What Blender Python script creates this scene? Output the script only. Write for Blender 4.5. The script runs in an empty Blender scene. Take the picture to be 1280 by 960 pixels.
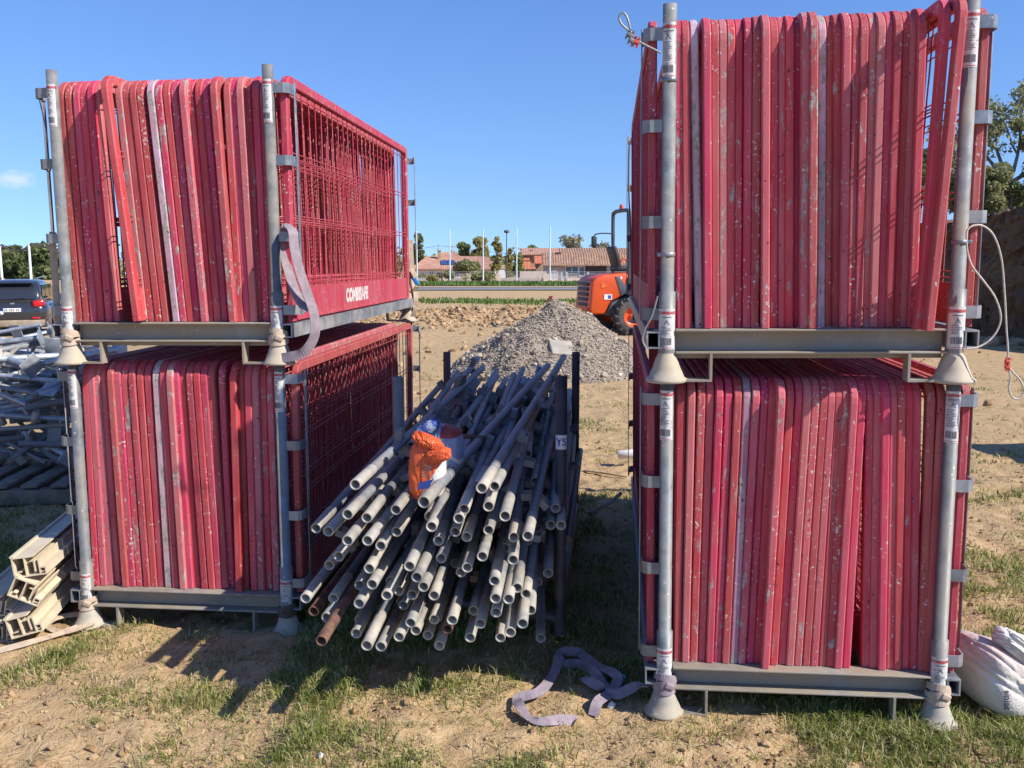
import bpy, bmesh, math, random
import numpy as np
from mathutils import Matrix, Vector, Euler

random.seed(7); RNG = np.random.default_rng(11)
R = math.radians
S = bpy.context.scene

# ------------------------------------------------------------------ camera, sky, sun, exposure
F, CAMH, HOR = 1139.0, 1.50, 326.5
PITCH = math.atan((480 - HOR) / F)
cd = bpy.data.cameras.new('camera'); cam = bpy.data.objects.new('camera', cd); S.collection.objects.link(cam)
cd.sensor_width = 36; cd.lens = 36 * F / 1280; cd.clip_start = 0.05; cd.clip_end = 3000
cam.location = (0, 0, CAMH); cam.rotation_euler = (R(90) - PITCH, 0, 0); S.camera = cam

SUN_EL, SUN_AZ = R(39.5), R(26)                      # azimuth measured from +X towards the camera
sdir = Vector((math.cos(SUN_EL) * math.cos(SUN_AZ), -math.cos(SUN_EL) * math.sin(SUN_AZ), math.sin(SUN_EL)))
W = bpy.data.worlds.new('World'); S.world = W; W.use_nodes = True
nt = W.node_tree; bg = nt.nodes['Background']
sky = nt.nodes.new('ShaderNodeTexSky'); sky.sky_type = 'NISHITA'; sky.sun_disc = False
sky.sun_elevation = SUN_EL; sky.sun_rotation = math.atan2(sdir.x, sdir.y)
sky.air_density = 1.15; sky.dust_density = 0.0; sky.ozone_density = 4.5; sky.altitude = 0
hs = nt.nodes.new('ShaderNodeHueSaturation'); hs.inputs['Saturation'].default_value = 1.18; hs.inputs['Hue'].default_value = .514
tcw = nt.nodes.new('ShaderNodeTexCoord'); mpw = nt.nodes.new('ShaderNodeMapping'); mpw.vector_type = 'POINT'
mpw.inputs['Scale'].default_value = (1, 1, .87); mpw.inputs['Location'].default_value = (0, 0, .130)
nrm_ = nt.nodes.new('ShaderNodeVectorMath'); nrm_.operation = 'NORMALIZE'
nt.links.new(tcw.outputs['Generated'], mpw.inputs[0]); nt.links.new(mpw.outputs[0], nrm_.inputs[0]); nt.links.new(nrm_.outputs[0], sky.inputs[0])
nt.links.new(sky.outputs[0], hs.inputs['Color'])
def wn(op, a, b=None, c=None):
    o = nt.nodes.new('ShaderNodeMath'); o.operation = op
    for i_, q_ in enumerate((a, b, c)):
        if q_ is None: continue
        if hasattr(q_, 'node'): nt.links.new(q_, o.inputs[i_])
        else: o.inputs[i_].default_value = q_
    return o.outputs[0]
# one small faint cloud low in the sky at the left
cdv = Vector((-.470, .879, .076)).normalized(); sb = nt.nodes.new('ShaderNodeVectorMath'); sb.operation = 'SUBTRACT'; sb.inputs[1].default_value = cdv
nt.links.new(tcw.outputs['Generated'], sb.inputs[0]); sc_ = nt.nodes.new('ShaderNodeVectorMath'); sc_.operation = 'MULTIPLY'; sc_.inputs[1].default_value = (60, 60, 105); nt.links.new(sb.outputs[0], sc_.inputs[0])
ln = nt.nodes.new('ShaderNodeVectorMath'); ln.operation = 'LENGTH'; nt.links.new(sc_.outputs[0], ln.inputs[0])
nz = nt.nodes.new('ShaderNodeTexNoise'); nz.inputs['Scale'].default_value = 1.6; nz.inputs['Detail'].default_value = 5; nt.links.new(sc_.outputs[0], nz.inputs['Vector'])
mr = nt.nodes.new('ShaderNodeMapRange'); mr.interpolation_type = 'SMOOTHSTEP'; nt.links.new(wn('ADD', ln.outputs['Value'], wn('MULTIPLY', nz.outputs['Fac'], 1.6)), mr.inputs['Value'])
for k_, v_ in (('From Min', .8), ('From Max', 2.0), ('To Min', .5), ('To Max', 0.0)): mr.inputs[k_].default_value = v_
mc = nt.nodes.new('ShaderNodeMix'); mc.data_type = 'RGBA'; mc.inputs[7].default_value = (5.2, 5.2, 5.6, 1); nt.links.new(mr.outputs[0], mc.inputs[0]); nt.links.new(hs.outputs[0], mc.inputs[6])
nt.links.new(mc.outputs[2], bg.inputs[0]); bg.inputs[1].default_value = 0.142
sl = bpy.data.lights.new('sun', 'SUN'); so = bpy.data.objects.new('sun', sl); S.collection.objects.link(so)
sl.energy = 5.0; sl.angle = R(0.53); sl.color = (1.0, 0.945, 0.86)
so.rotation_euler = sdir.to_track_quat('Z', 'Y').to_euler(); so.location = (20, -10, 30)
S.view_settings.view_transform = 'Standard'; S.view_settings.look = 'None'
S.view_settings.exposure = 0.44; S.view_settings.gamma = 1; S.view_settings.use_curve_mapping = False
S.render.engine = 'CYCLES'
S.cycles.max_bounces = 6; S.cycles.diffuse_bounces = 3; S.cycles.glossy_bounces = 3
S.cycles.transparent_max_bounces = 8; S.cycles.use_denoising = True

# ------------------------------------------------------------------ layout helpers (pixel of the 1280x960 photo -> world)
def ray(u, v):
    x = (u - 640) / F; z = -(v - 480) / F; c, s = math.cos(PITCH), math.sin(PITCH)
    return Vector((x, c + s * z, -s + c * z))
def at(u, v, Y):
    d = ray(u, v); return d * (Y / d.y) + Vector((0, 0, CAMH))

# ------------------------------------------------------------------ noise
def _h(ix, iy, seed):
    n = (ix.astype(np.int64) * 374761393 + iy.astype(np.int64) * 668265263 + seed * 1442695041) & 0x7fffffff
    n = ((n ^ (n >> 13)) * 1274126177) & 0x7fffffff
    n = ((n ^ (n >> 16)) * 1103515245 + 12345) & 0x7fffffff
    return (n & 0xffff) / 65535.0
def vnoise(x, y, seed=0):
    x = np.asarray(x, float); y = np.asarray(y, float)
    ix = np.floor(x); iy = np.floor(y); fx = x - ix; fy = y - iy
    fx = fx * fx * (3 - 2 * fx); fy = fy * fy * (3 - 2 * fy)
    a = _h(ix, iy, seed); b = _h(ix + 1, iy, seed); c = _h(ix, iy + 1, seed); d = _h(ix + 1, iy + 1, seed)
    return (a * (1 - fx) + b * fx) * (1 - fy) + (c * (1 - fx) + d * fx) * fy
def fbm(x, y, seed=0, oct=4, gain=.5):
    s = 0; a = 1; t = 0
    for i in range(oct):
        s = s + a * vnoise(x * 2 ** i + 13.7 * i, y * 2 ** i - 7.1 * i, seed + i); t += a; a *= gain
    return s / t
def sstep(a, b, x):
    t = np.clip((np.asarray(x, float) - a) / (b - a), 0, 1); return t * t * (3 - 2 * t)

# ------------------------------------------------------------------ mesh builder
def Mx(loc=(0, 0, 0), rot=(0, 0, 0), sc=(1, 1, 1)):
    return Matrix.Translation(loc) @ Euler(rot).to_matrix().to_4x4() @ Matrix.Diagonal((*sc, 1))
class MB:
    def __init__(s): s.v = []; s.f = []; s.sm = []; s.mi = []
    def add(s, vs, fs, smooth=False, M=None, mi=0):
        o = len(s.v)
        if M is not None: vs = [M @ Vector(p) for p in vs]
        s.v += [tuple(p) for p in vs]; s.f += [tuple(i + o for i in f) for f in fs]
        s.sm += [smooth] * len(fs); s.mi += [mi] * len(fs); return s
    def box(s, c, d, M=None, bev=0.0, mi=0):
        x, y, z = d[0] / 2, d[1] / 2, d[2] / 2
        if bev <= 0:
            vs = [(c[0] + i * x, c[1] + j * y, c[2] + k * z) for i in (-1, 1) for j in (-1, 1) for k in (-1, 1)]
            fs = [(0, 1, 3, 2), (4, 6, 7, 5), (0, 4, 5, 1), (2, 3, 7, 6), (0, 2, 6, 4), (1, 5, 7, 3)]
            return s.add(vs, fs, False, M, mi)
        b = bmesh.new(); bmesh.ops.create_cube(b, size=1)
        for v in b.verts: v.co = Vector((c[0] + v.co.x * d[0], c[1] + v.co.y * d[1], c[2] + v.co.z * d[2]))
        bmesh.ops.bevel(b, geom=list(b.edges), offset=min(bev, min(d) * .45), segments=2, affect='EDGES', profile=.6)
        return s.bm(b, True, M, mi)
    def bm(s, b, smooth=False, M=None, mi=0):
        b.verts.index_update()
        s.add([v.co.copy() for v in b.verts], [[v.index for v in f.verts] for f in b.faces], smooth, M, mi); b.free(); return s
    def tube(s, pts, r, n=8, cap=True, M=None, mi=0, smooth=True, closed=False):
        pts = [Vector(p) for p in pts]; m = len(pts); rs = r if hasattr(r, '__len__') else [r] * m
        vs = []; up = None
        for i, p in enumerate(pts):
            if closed: t = pts[(i + 1) % m] - pts[i - 1]
            else: t = pts[min(i + 1, m - 1)] - pts[max(i - 1, 0)]
            t.normalize()
            if up is None: up = Vector((0, 0, 1)) if abs(t.z) < .9 else Vector((1, 0, 0))
            a = up - t * up.dot(t)
            if a.length < 1e-6: a = t.orthogonal()
            a.normalize(); up = a; b = t.cross(a)
            vs += [p + (a * math.cos(2 * math.pi * k / n) + b * math.sin(2 * math.pi * k / n)) * rs[i] for k in range(n)]
        fs = []
        for i in range(m if closed else m - 1):
            for k in range(n):
                A = i * n; B = ((i + 1) % m) * n
                fs.append((A + k, A + (k + 1) % n, B + (k + 1) % n, B + k))
        s.add(vs, fs, smooth, M, mi)
        if cap and not closed:
            s.add(vs[:n], [tuple(range(n))[::-1]], False, M, mi); s.add(vs[-n:], [tuple(range(n))], False, M, mi)
        return s
    def lathe(s, prof, n=24, M=None, mi=0, smooth=True, arc=None):
        a0, a1 = arc or (0, 2 * math.pi); full = arc is None; k = n if full else n + 1; vs = []
        for r, z in prof:
            vs += [(r * math.cos(a0 + (a1 - a0) * i / n), r * math.sin(a0 + (a1 - a0) * i / n), z) for i in range(k)]
        fs = []
        for j in range(len(prof) - 1):
            for i in range(n):
                fs.append((j * k + i, j * k + (i + 1) % k, (j + 1) * k + (i + 1) % k, (j + 1) * k + i))
        return s.add(vs, fs, smooth, M, mi)
    def prism(s, poly, y0, y1, M=None, mi=0):          # polygon in xz extruded along y
        n = len(poly); vs = [(p[0], y0, p[1]) for p in poly] + [(p[0], y1, p[1]) for p in poly]
        fs = [tuple(range(n)), tuple(range(2 * n - 1, n - 1, -1))] + [(i, i + n, (i + 1) % n + n, (i + 1) % n) for i in range(n)]
        return s.add(vs, fs, False, M, mi)
    def sweep(s, pts, sec, sides, M=None, mi=0, cap=True, smooth=False):   # sec: (a,b) offsets along side vector and normal
        vs = []; n = len(sec); m = len(pts)
        for p, (A, B) in zip(pts, sides): vs += [Vector(p) + Vector(A) * a + Vector(B) * b for a, b in sec]
        fs = [(i * n + k, i * n + (k + 1) % n, (i + 1) * n + (k + 1) % n, (i + 1) * n + k) for i in range(m - 1) for k in range(n)]
        if cap: fs += [tuple(range(n))[::-1], tuple(range((m - 1) * n, m * n))]
        return s.add(vs, fs, smooth, M, mi)
    def ribbon(s, pts, w, t=.003, ups=None, M=None, mi=0):   # flat strap; ups = direction of the flat normal
        pts = [Vector(p) for p in pts]; sides = []
        for i, p in enumerate(pts):
            d = (pts[min(i + 1, len(pts) - 1)] - pts[max(i - 1, 0)]).normalized()
            u = Vector(ups[min(i, len(ups) - 1)] if ups else (0, 0, 1)); a = d.cross(u)
            if a.length < 1e-5: a = d.orthogonal()
            a.normalize(); sides.append((a, a.cross(d)))
        return s.sweep(pts, [(-w / 2, -t / 2), (w / 2, -t / 2), (w / 2, t / 2), (-w / 2, t / 2)], sides, M, mi, True, False)
    def mesh(s, name, mat):
        me = bpy.data.meshes.new(name); me.from_pydata(s.v, [], s.f)
        for m in (mat if isinstance(mat, (list, tuple)) else [mat]): me.materials.append(m)
        me.polygons.foreach_set('use_smooth', s.sm); me.polygons.foreach_set('material_index', s.mi); me.update(); return me
    def build(s, name, mat, parent=None, M=None):
        return link(bpy.data.objects.new(name, s.mesh(name, mat)), parent, M)
def link(o, parent=None, M=None):
    S.collection.objects.link(o)
    if parent is not None: o.parent = parent
    if M is not None: o.matrix_local = M
    return o
def tag(o, label=None, cat=None, group=None, kind=None):
    if label: o['label'] = label
    if cat: o['category'] = cat
    if group: o['group'] = group
    if kind: o['kind'] = kind
    return o
def thing(name, label, cat, M=None, group=None):
    o = link(bpy.data.objects.new(name, None), None, M or Matrix()); o.empty_display_size = .1
    return tag(o, label, cat, group)
def kids(o): return [c for c in bpy.data.objects if c.parent is o]
def dup(root, M, label, depth=0):
    def cp(o, par):
        c = o.copy(); S.collection.objects.link(c); c.parent = par
        for ch in kids(o): cp(ch, c)
        return c
    c = cp(root, None); c.matrix_local = M; c['label'] = label; return c
def npmesh(name, V, faces_q, mat, smooth=False):
    me = bpy.data.meshes.new(name); nf, k = faces_q.shape
    me.vertices.add(len(V)); me.vertices.foreach_set('co', np.ascontiguousarray(V, dtype=np.float32).ravel())
    me.loops.add(nf * k); me.loops.foreach_set('vertex_index', np.ascontiguousarray(faces_q, dtype=np.int32).ravel())
    me.polygons.add(nf); me.polygons.foreach_set('loop_start', np.arange(0, nf * k, k, dtype=np.int32))
    me.materials.append(mat); me.update(calc_edges=True); me.validate()
    me.polygons.foreach_set('use_smooth', np.full(len(me.polygons), smooth)); return me
def text_mesh(body, size, align='CENTER', bold=0.0):
    c = bpy.data.curves.new('txt', 'FONT'); c.body = body; c.size = size; c.align_x = align; c.align_y = 'CENTER'
    c.resolution_u = 3; c.offset = bold
    o = bpy.data.objects.new('txt', c); S.collection.objects.link(o); bpy.context.view_layer.update()
    me = bpy.data.meshes.new_from_object(o)
    vs = [v.co.copy() for v in me.vertices]; fs = [tuple(p.vertices) for p in me.polygons]
    bpy.data.objects.remove(o); bpy.data.meshes.remove(me); bpy.data.curves.remove(c); return vs, fs
ORD = ('first second third fourth fifth sixth seventh eighth ninth tenth eleventh twelfth thirteenth fourteenth fifteenth sixteenth '
       'seventeenth eighteenth nineteenth twentieth twenty-first twenty-second twenty-third twenty-fourth twenty-fifth twenty-sixth '
       'twenty-seventh twenty-eighth twenty-ninth thirtieth thirty-first thirty-second thirty-third thirty-fourth').split()

# ------------------------------------------------------------------ materials
class NT:
    def __init__(s, name):
        s.m = bpy.data.materials.new(name); s.m.use_nodes = True; s.t = s.m.node_tree; s.b = s.t.nodes['Principled BSDF']
    def n(s, typ, **kw):
        o = s.t.nodes.new('ShaderNode' + typ)
        for k, v in kw.items():
            if k.startswith('i_'):
                key = k[2:]; o.inputs[int(key) if key.isdigit() else key.replace('_', ' ')].default_value = v
            else: setattr(o, k, v)
        return o
    def l(s, a, b): s.t.links.new(a, b)
    def noise(s, vec, scale, detail=4, rough=.6, dist=0):
        o = s.n('TexNoise'); o.inputs['Scale'].default_value = scale; o.inputs['Detail'].default_value = detail
        o.inputs['Roughness'].default_value = rough; o.inputs['Distortion'].default_value = dist
        if vec is not None: s.l(vec, o.inputs['Vector'])
        return o.outputs['Fac']
    def ramp(s, fac, stops, const=False):
        o = s.n('ValToRGB'); e = o.color_ramp.elements
        while len(e) < len(stops): e.new(.5)
        for i, (p, c) in enumerate(stops):
            e[i].position = p; c = (c, c, c) if not hasattr(c, '__len__') else c; e[i].color = (*c, 1)
        if const: o.color_ramp.interpolation = 'CONSTANT'
        s.l(fac, o.inputs[0]); return o.outputs[0]
    def mix(s, fac, a, b, blend='MIX'):
        o = s.n('Mix', data_type='RGBA', blend_type=blend)
        for sock, val in ((o.inputs[0], fac), (o.inputs[6], a), (o.inputs[7], b)):
            if hasattr(val, 'node'): s.l(val, sock)
            elif hasattr(val, '__len__'): sock.default_value = (*val, 1)
            else: sock.default_value = val
        return o.outputs[2]
    def math(s, op, a, b=0.0):
        o = s.n('Math', operation=op)
        for i, val in enumerate((a, b)):
            if hasattr(val, 'node'): s.l(val, o.inputs[i])
            else: o.inputs[i].default_value = val
        return o.outputs[0]
    def coord(s, scale=(1, 1, 1), rnd=True):
        tc = s.n('TexCoord'); mp = s.n('Mapping'); mp.inputs['Scale'].default_value = scale; v = tc.outputs['Object']
        if rnd:
            oi = s.n('ObjectInfo'); k = s.math('MULTIPLY', oi.outputs['Random'], 37.0); ad = s.n('VectorMath', operation='ADD')
            s.l(v, ad.inputs[0]); s.l(k, ad.inputs[1]); v = ad.outputs[0]
        s.l(v, mp.inputs[0]); return mp.outputs[0]
    def pos(s):
        return s.n('NewGeometry').outputs['Position']
    def out(s, col=None, rough=None, metal=None, bump=None, bstr=.3, bdist=.01, spec=None):
        for sock, val in (('Base Color', col), ('Roughness', rough), ('Metallic', metal), ('Specular IOR Level', spec)):
            if val is None: continue
            if hasattr(val, 'node'): s.l(val, s.b.inputs[sock])
            else: s.b.inputs[sock].default_value = (*val, 1) if hasattr(val, '__len__') else val
        if bump is not None:
            b = s.n('Bump'); b.inputs['Strength'].default_value = bstr; b.inputs['Distance'].default_value = bdist
            s.l(bump, b.inputs['Height']); s.l(b.outputs[0], s.b.inputs['Normal'])
        return s.m
def plain(name, col, rough=.6, metal=0, var=.25, scale=30, bstr=.15):
    t = NT(name); c = t.coord(); n = t.noise(c, scale)
    dk = tuple(x * (1 - var) for x in col); lt = tuple(min(1, x * (1 + var)) for x in col)
    return t.out(t.ramp(n, [(.3, dk), (.7, lt)]), rough, metal, n, bstr, .004)

def mat_paint():
    t = NT('barrier_paint'); oi = t.n('ObjectInfo'); c = t.coord(); st = t.coord((14, 14, 1.3))
    base = oi.outputs['Color']; wear = oi.outputs['Alpha']
    n1 = t.noise(c, 5, 3); col = t.mix(t.ramp(n1, [(.35, 0.0), (.7, .45)]), base, (.30, .030, .035))
    chalk = t.ramp(t.noise(st, 3.0, 5, .7), [(.46, 0.0), (.72, .55)]); col = t.mix(chalk, col, (.50, .17, .155))
    th = t.math('ADD', t.noise(t.coord((16, 16, 4.5)), 2.2, 6, .75, .5), t.math('MULTIPLY', wear, .15))
    bare = t.ramp(th, [(.655, 0.0), (.685, 1.0)]); barecol = t.ramp(t.noise(c, 60, 3), [(.35, (.22, .19, .16)), (.62, (.42, .385, .34))])
    col = t.mix(bare, col, barecol)
    sp = t.ramp(t.math('ADD', t.noise(c, 85, 3, .6), t.math('MULTIPLY', t.noise(c, 2.6, 3, .6), .42)), [(.885, 0.0), (.905, 1.0)]); col = t.mix(sp, col, (.60, .55, .49))
    sp2 = t.ramp(t.noise(c, 48, 2, .5), [(.27, 1.0), (.29, 0.0)]); col = t.mix(sp2, col, (.10, .02, .02))
    dust = t.ramp(t.noise(t.coord((5, 5, 1.2)), 2.0, 5, .7), [(.40, .0), (.70, .17)]); col = t.mix(dust, col, (.46, .30, .25))
    ro = t.ramp(n1, [(.3, .55), (.7, .75)])
    hb = t.math('ADD', t.noise(c, 90, 3), t.math('MULTIPLY', bare, -.5))
    return t.out(col, ro, 0, hb, .25, .002)
def mat_galv(name, tint=(.42, .45, .47), dirt=.3, dirtcol=(.36, .29, .20), metal=.55, rough=.48, specks=True):
    t = NT(name); c = t.coord(); n = t.noise(c, 22, 5); n2 = t.noise(c, 6, 4)
    a = tuple(x * .72 for x in tint); b = tuple(min(1, x * 1.25) for x in tint)
    col = t.ramp(n, [(.3, a), (.7, b)])
    vv = t.math('ADD', t.math('MULTIPLY', t.n('ObjectInfo').outputs['Random'], .45), .66); col = t.mix(1.0, col, vv, 'MULTIPLY')
    d = t.ramp(n2, [(.62 - dirt * .6, 0.0), (.82 - dirt * .35, 1.0)]); col = t.mix(t.math('MULTIPLY', d, min(1, dirt * 1.8)), col, dirtcol)
    if specks:
        sp = t.ramp(t.noise(c, 95, 2, .5), [(.735, 0.0), (.75, 1.0)]); col = t.mix(sp, col, (.68, .66, .60)); me = t.math('MULTIPLY', t.math('SUBTRACT', 1.0, d), metal)
    else: me = t.math('MULTIPLY', t.math('SUBTRACT', 1.0, d), metal)
    return t.out(col, t.ramp(n, [(.3, rough - .1), (.7, rough + .14)]), me, n, .12, .002)
def mat_strap(name, a, b):
    t = NT(name); c = t.coord(rnd=False); n = t.noise(c, 40, 3); col = t.ramp(n, [(.3, a), (.7, b)])
    w = t.n('TexWave'); w.inputs['Scale'].default_value = 160; t.l(c, w.inputs[0])
    return t.out(col, .85, 0, w.outputs['Fac'], .25, .001)
def mat_soil():
    t = NT('soil'); p = t.pos()
    n1 = t.noise(p, .9, 6, .62); n2 = t.noise(p, 9, 6, .7); n3 = t.noise(p, 60, 4, .7)
    col = t.ramp(n2, [(.24, (.20, .125, .058)), (.5, (.46, .315, .160)), (.76, (.63, .46, .265))])
    col = t.mix(t.ramp(n1, [(.35, 0.0), (.65, .45)]), col, (.43, .295, .165))
    col = t.mix(t.ramp(n3, [(.56, 0.0), (.75, .35)]), col, (.55, .42, .27))
    vo = t.n('TexVoronoi', feature='DISTANCE_TO_EDGE'); vo.inputs['Scale'].default_value = 13; t.l(p, vo.inputs['Vector'])
    crack = t.ramp(vo.outputs['Distance'], [(.0, 0.0), (.05, 1.0)])
    h = t.math('ADD', t.math('MULTIPLY', n2, 1.3), t.math('MULTIPLY', n3, .7)); h = t.math('ADD', h, t.math('MULTIPLY', crack, .12))
    return t.out(col, .95, 0, h, .9, .016, .15)
def mat_island(name, stops, rough=.8, trans=0.0, bump=None):
    t = NT(name); g = t.n('NewGeometry'); col = t.ramp(g.outputs['Random Per Island'], stops)
    m = t.out(col, rough, 0, None, spec=.25)
    if trans:
        tr = t.n('BsdfTranslucent'); t.l(col, tr.inputs[0]); mx = t.n('MixShader'); mx.inputs[0].default_value = trans
        t.l(t.b.outputs[0], mx.inputs[1]); t.l(tr.outputs[0], mx.inputs[2]); t.l(mx.outputs[0], t.t.nodes['Material Output'].inputs[0])
    if bump:
        n = t.noise(t.pos(), bump, 4); b = t.n('Bump'); b.inputs['Strength'].default_value = .6; b.inputs['Distance'].default_value = .01
        t.l(n, b.inputs['Height']); t.l(b.outputs[0], t.b.inputs['Normal'])
    return m
M_PAINT = mat_paint()
M_GALV = mat_galv('galvanised_post', (.235, .25, .255), .38, (.27, .23, .17), .30, .52)
M_GALV2 = mat_galv('galvanised_tube', (.26, .275, .29), .42, (.24, .21, .17), .32, .6)
M_SOCK = mat_galv('dusty_socket', (.31, .31, .285), .5, (.50, .44, .35), .25, .6)
M_BEAM = mat_galv('dusty_beam', (.34, .33, .30), .62, (.31, .255, .18), .3, .65)
M_BLUEGALV = mat_galv('bluish_galvanised', (.27, .30, .335), .32, (.40, .36, .30), .55, .42)
M_DARKST = mat_galv('dark_steel', (.10, .095, .10), .35, (.13, .085, .06), .4, .55, False)
M_RUST = plain('rust', (.155, .078, .052), .85, .1, .6, 26)
M_FOOT = mat_galv('foot_cement_grey', (.38, .36, .315), .6, (.45, .38, .27), .12, .75)
M_WHITE = plain('sticker_white', (.72, .71, .68), .5, 0, .1, 60)
M_STICK = NT('worn_sticker'); _c = M_STICK.coord(); _n = M_STICK.noise(_c, 28, 5, .75); _n2 = M_STICK.noise(_c, 70, 4, .7)
M_STICK = M_STICK.out(M_STICK.mix(M_STICK.ramp(_n, [(.56, 0.0), (.63, .85)]), M_STICK.ramp(_n2, [(.3, (.50, .48, .44)), (.7, (.66, .65, .62))]), (.27, .245, .21)), .55)
M_PRED = plain('print_red', (.46, .05, .055), .6, 0, .35, 90)
M_PBLK = plain('print_black', (.12, .12, .13), .6, 0, .5, 90)
M_PBLUE = plain('print_blue', (.03, .07, .32), .5, 0, .2, 50)
M_STRAPV = mat_strap('strap_violet', (.225, .175, .195), (.33, .27, .29))
M_STRAPB = mat_strap('strap_beige', (.40, .30, .21), (.55, .44, .33))
M_CABLE = plain('steel_cable', (.30, .29, .26), .5, .5, .3, 200)
M_CABLEW = plain('pale_cable', (.50, .47, .40), .6, .1, .2, 100)
M_SOIL = mat_soil()
M_GRASS = mat_island('grass_blade', [(0, (.10, .14, .022)), (.3, (.19, .245, .042)), (.58, (.30, .33, .085)), (.74, (.44, .40, .17)), (1, (.62, .53, .30))], .6, .35)
M_CLOD = mat_island('soil_clod', [(0, (.24, .145, .072)), (.5, (.36, .235, .122)), (1, (.47, .33, .19))], .95, 0, 40)

# ================================================================== THE GROUND
def terr(x, y, micro=True):
    x = np.asarray(x, float); y = np.asarray(y, float)
    z = np.interp(y, [0, 30, 70, 110, 150, 230, 400, 800], [0, 0, -.4, -1.05, -1.73, -3.0, -5.5, -10])
    z = z - .025 * sstep(-.2, -1.2, x) * sstep(8, 5, y) + .006 * sstep(.2, .8, x) * sstep(8, 5, y)
    z = z - .72 * sstep(-5, -12, x) * sstep(10, 24, y) * sstep(60, 40, y)
    bank = np.exp(-((y - 39 + 2 * (fbm(x * .1, y * .1, 3) - .5)) / 3.0) ** 2) * sstep(-9, -17, x) * (1.55 + .5 * (fbm(x * .3, y * .3, 5) - .5))
    z = z + bank
    rid = np.exp(-((y - 24.5 - .25 * x) / 2.6) ** 2) * sstep(-4.5, -1, x) * sstep(7, 4, x)
    z = z + rid * (.10 + .55 * (fbm(x * 1.6, y * .9, 17, 4, .6) - .35) + .25 * sstep(1.0, 3.2, x))
    z = z + .10 * sstep(9, 18, y) * sstep(55, 34, y) * (fbm(x * .8, y * .8, 21, 4) - .5)
    if micro:
        near = sstep(14, 9, y)
        z = z + near * (.050 * (fbm(x * 2.1, y * 2.1, 31, 3) - .5) + .055 * (fbm(x * 9, y * 9, 41, 3, .62) - .5) + .016 * np.abs(fbm(x * 22, y * 22, 47, 2) - .5))
    return z
def tz(x, y): return float(terr(np.array([x]), np.array([y]))[0])
def geo(a, b, n): return a * (b / a) ** (np.arange(1, n + 1) / n)
xs = np.concatenate([-(3.2 + geo(.12, 400, 70))[::-1], np.arange(-3.2, 3.21, .028), 3.2 + geo(.12, 400, 70)])
ys = np.concatenate([[-30, -12, -4, 0, 1.0, 1.8], np.arange(2.3, 7.5, .028), np.arange(7.5, 12, .09), np.arange(12, 32, .25), 32 + geo(.4, 700, 60)])
gx, gy = np.meshgrid(xs, ys); gz = terr(gx, gy)
V = np.stack([gx, gy, gz], -1).reshape(-1, 3); nx, ny = len(xs), len(ys)
idx = np.arange(nx * ny).reshape(ny, nx)
Q = np.stack([idx[:-1, :-1], idx[:-1, 1:], idx[1:, 1:], idx[1:, :-1]], -1).reshape(-1, 4)
tag(link(bpy.data.objects.new('ground', npmesh('ground', V, Q, M_SOIL, True))), kind='structure')

def strip(name, x0, x1, yfun, mat, lift, nxs=60, nys=8):
    X = np.linspace(x0, x1, nxs); T_ = np.linspace(0, 1, nys); A, B = np.meshgrid(X, T_)
    y0, y1 = yfun(A); Y = y0 + (y1 - y0) * B; Z = terr(A, Y, False) + lift
    i = np.arange(nxs * nys).reshape(nys, nxs); q = np.stack([i[:-1, :-1], i[:-1, 1:], i[1:, 1:], i[1:, :-1]], -1).reshape(-1, 4)
    return tag(link(bpy.data.objects.new(name, npmesh(name, np.stack([A, Y, Z], -1).reshape(-1, 3), q, mat, True))), kind='structure')
M_ASPH = plain('asphalt', (.13, .135, .145), .9, 0, .2, 3)
M_CONC = plain('pale_concrete', (.46, .43, .38), .9, 0, .2, 2)
M_TURF = plain('turf', (.085, .125, .032), .95, 0, .5, 1.2)
strip('road', -60, 90, lambda x: (56 + .02 * x, 65 + .02 * x), M_ASPH, .03)
strip('kerb', -60, 90, lambda x: (55.0 + .02 * x, 56.0 + .02 * x), M_CONC, .09)
strip('verge', -80, 110, lambda x: (72 + .02 * x, 140 + 0 * x), M_TURF, .05, 60, 20)

def blades(name, px, py, h, w, mat, zfun, lean=.5):
    n = len(px); a = RNG.uniform(0, 2 * np.pi, n); la = RNG.uniform(0, 2 * np.pi, n); l = h * RNG.uniform(.15, 1.0, n) * lean
    hh = h * RNG.uniform(.55, 1.15, n); z0 = zfun(px, py) - .008
    cx, cy = np.cos(a) * w / 2, np.sin(a) * w / 2; dx, dy = np.cos(la) * l, np.sin(la) * l
    P = np.zeros((n, 5, 3))
    P[:, 0] = np.stack([px - cx, py - cy, z0], -1); P[:, 1] = np.stack([px + cx, py + cy, z0], -1)
    P[:, 2] = np.stack([px + cx * .75 + dx * .35, py + cy * .75 + dy * .35, z0 + hh * .6], -1)
    P[:, 3] = np.stack([px - cx * .75 + dx * .35, py - cy * .75 + dy * .35, z0 + hh * .6], -1)
    P[:, 4] = np.stack([px + dx, py + dy, z0 + hh * (1 - .25 * lean)], -1)
    b = (np.arange(n) * 5)[:, None]
    F3 = np.concatenate([b + [0, 1, 2], b + [0, 2, 3], b + [3, 2, 4]], 0)
    me = npmesh(name, P.reshape(-1, 3), F3, mat, True)
    return tag(link(bpy.data.objects.new(name, me)), kind='stuff')
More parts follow.
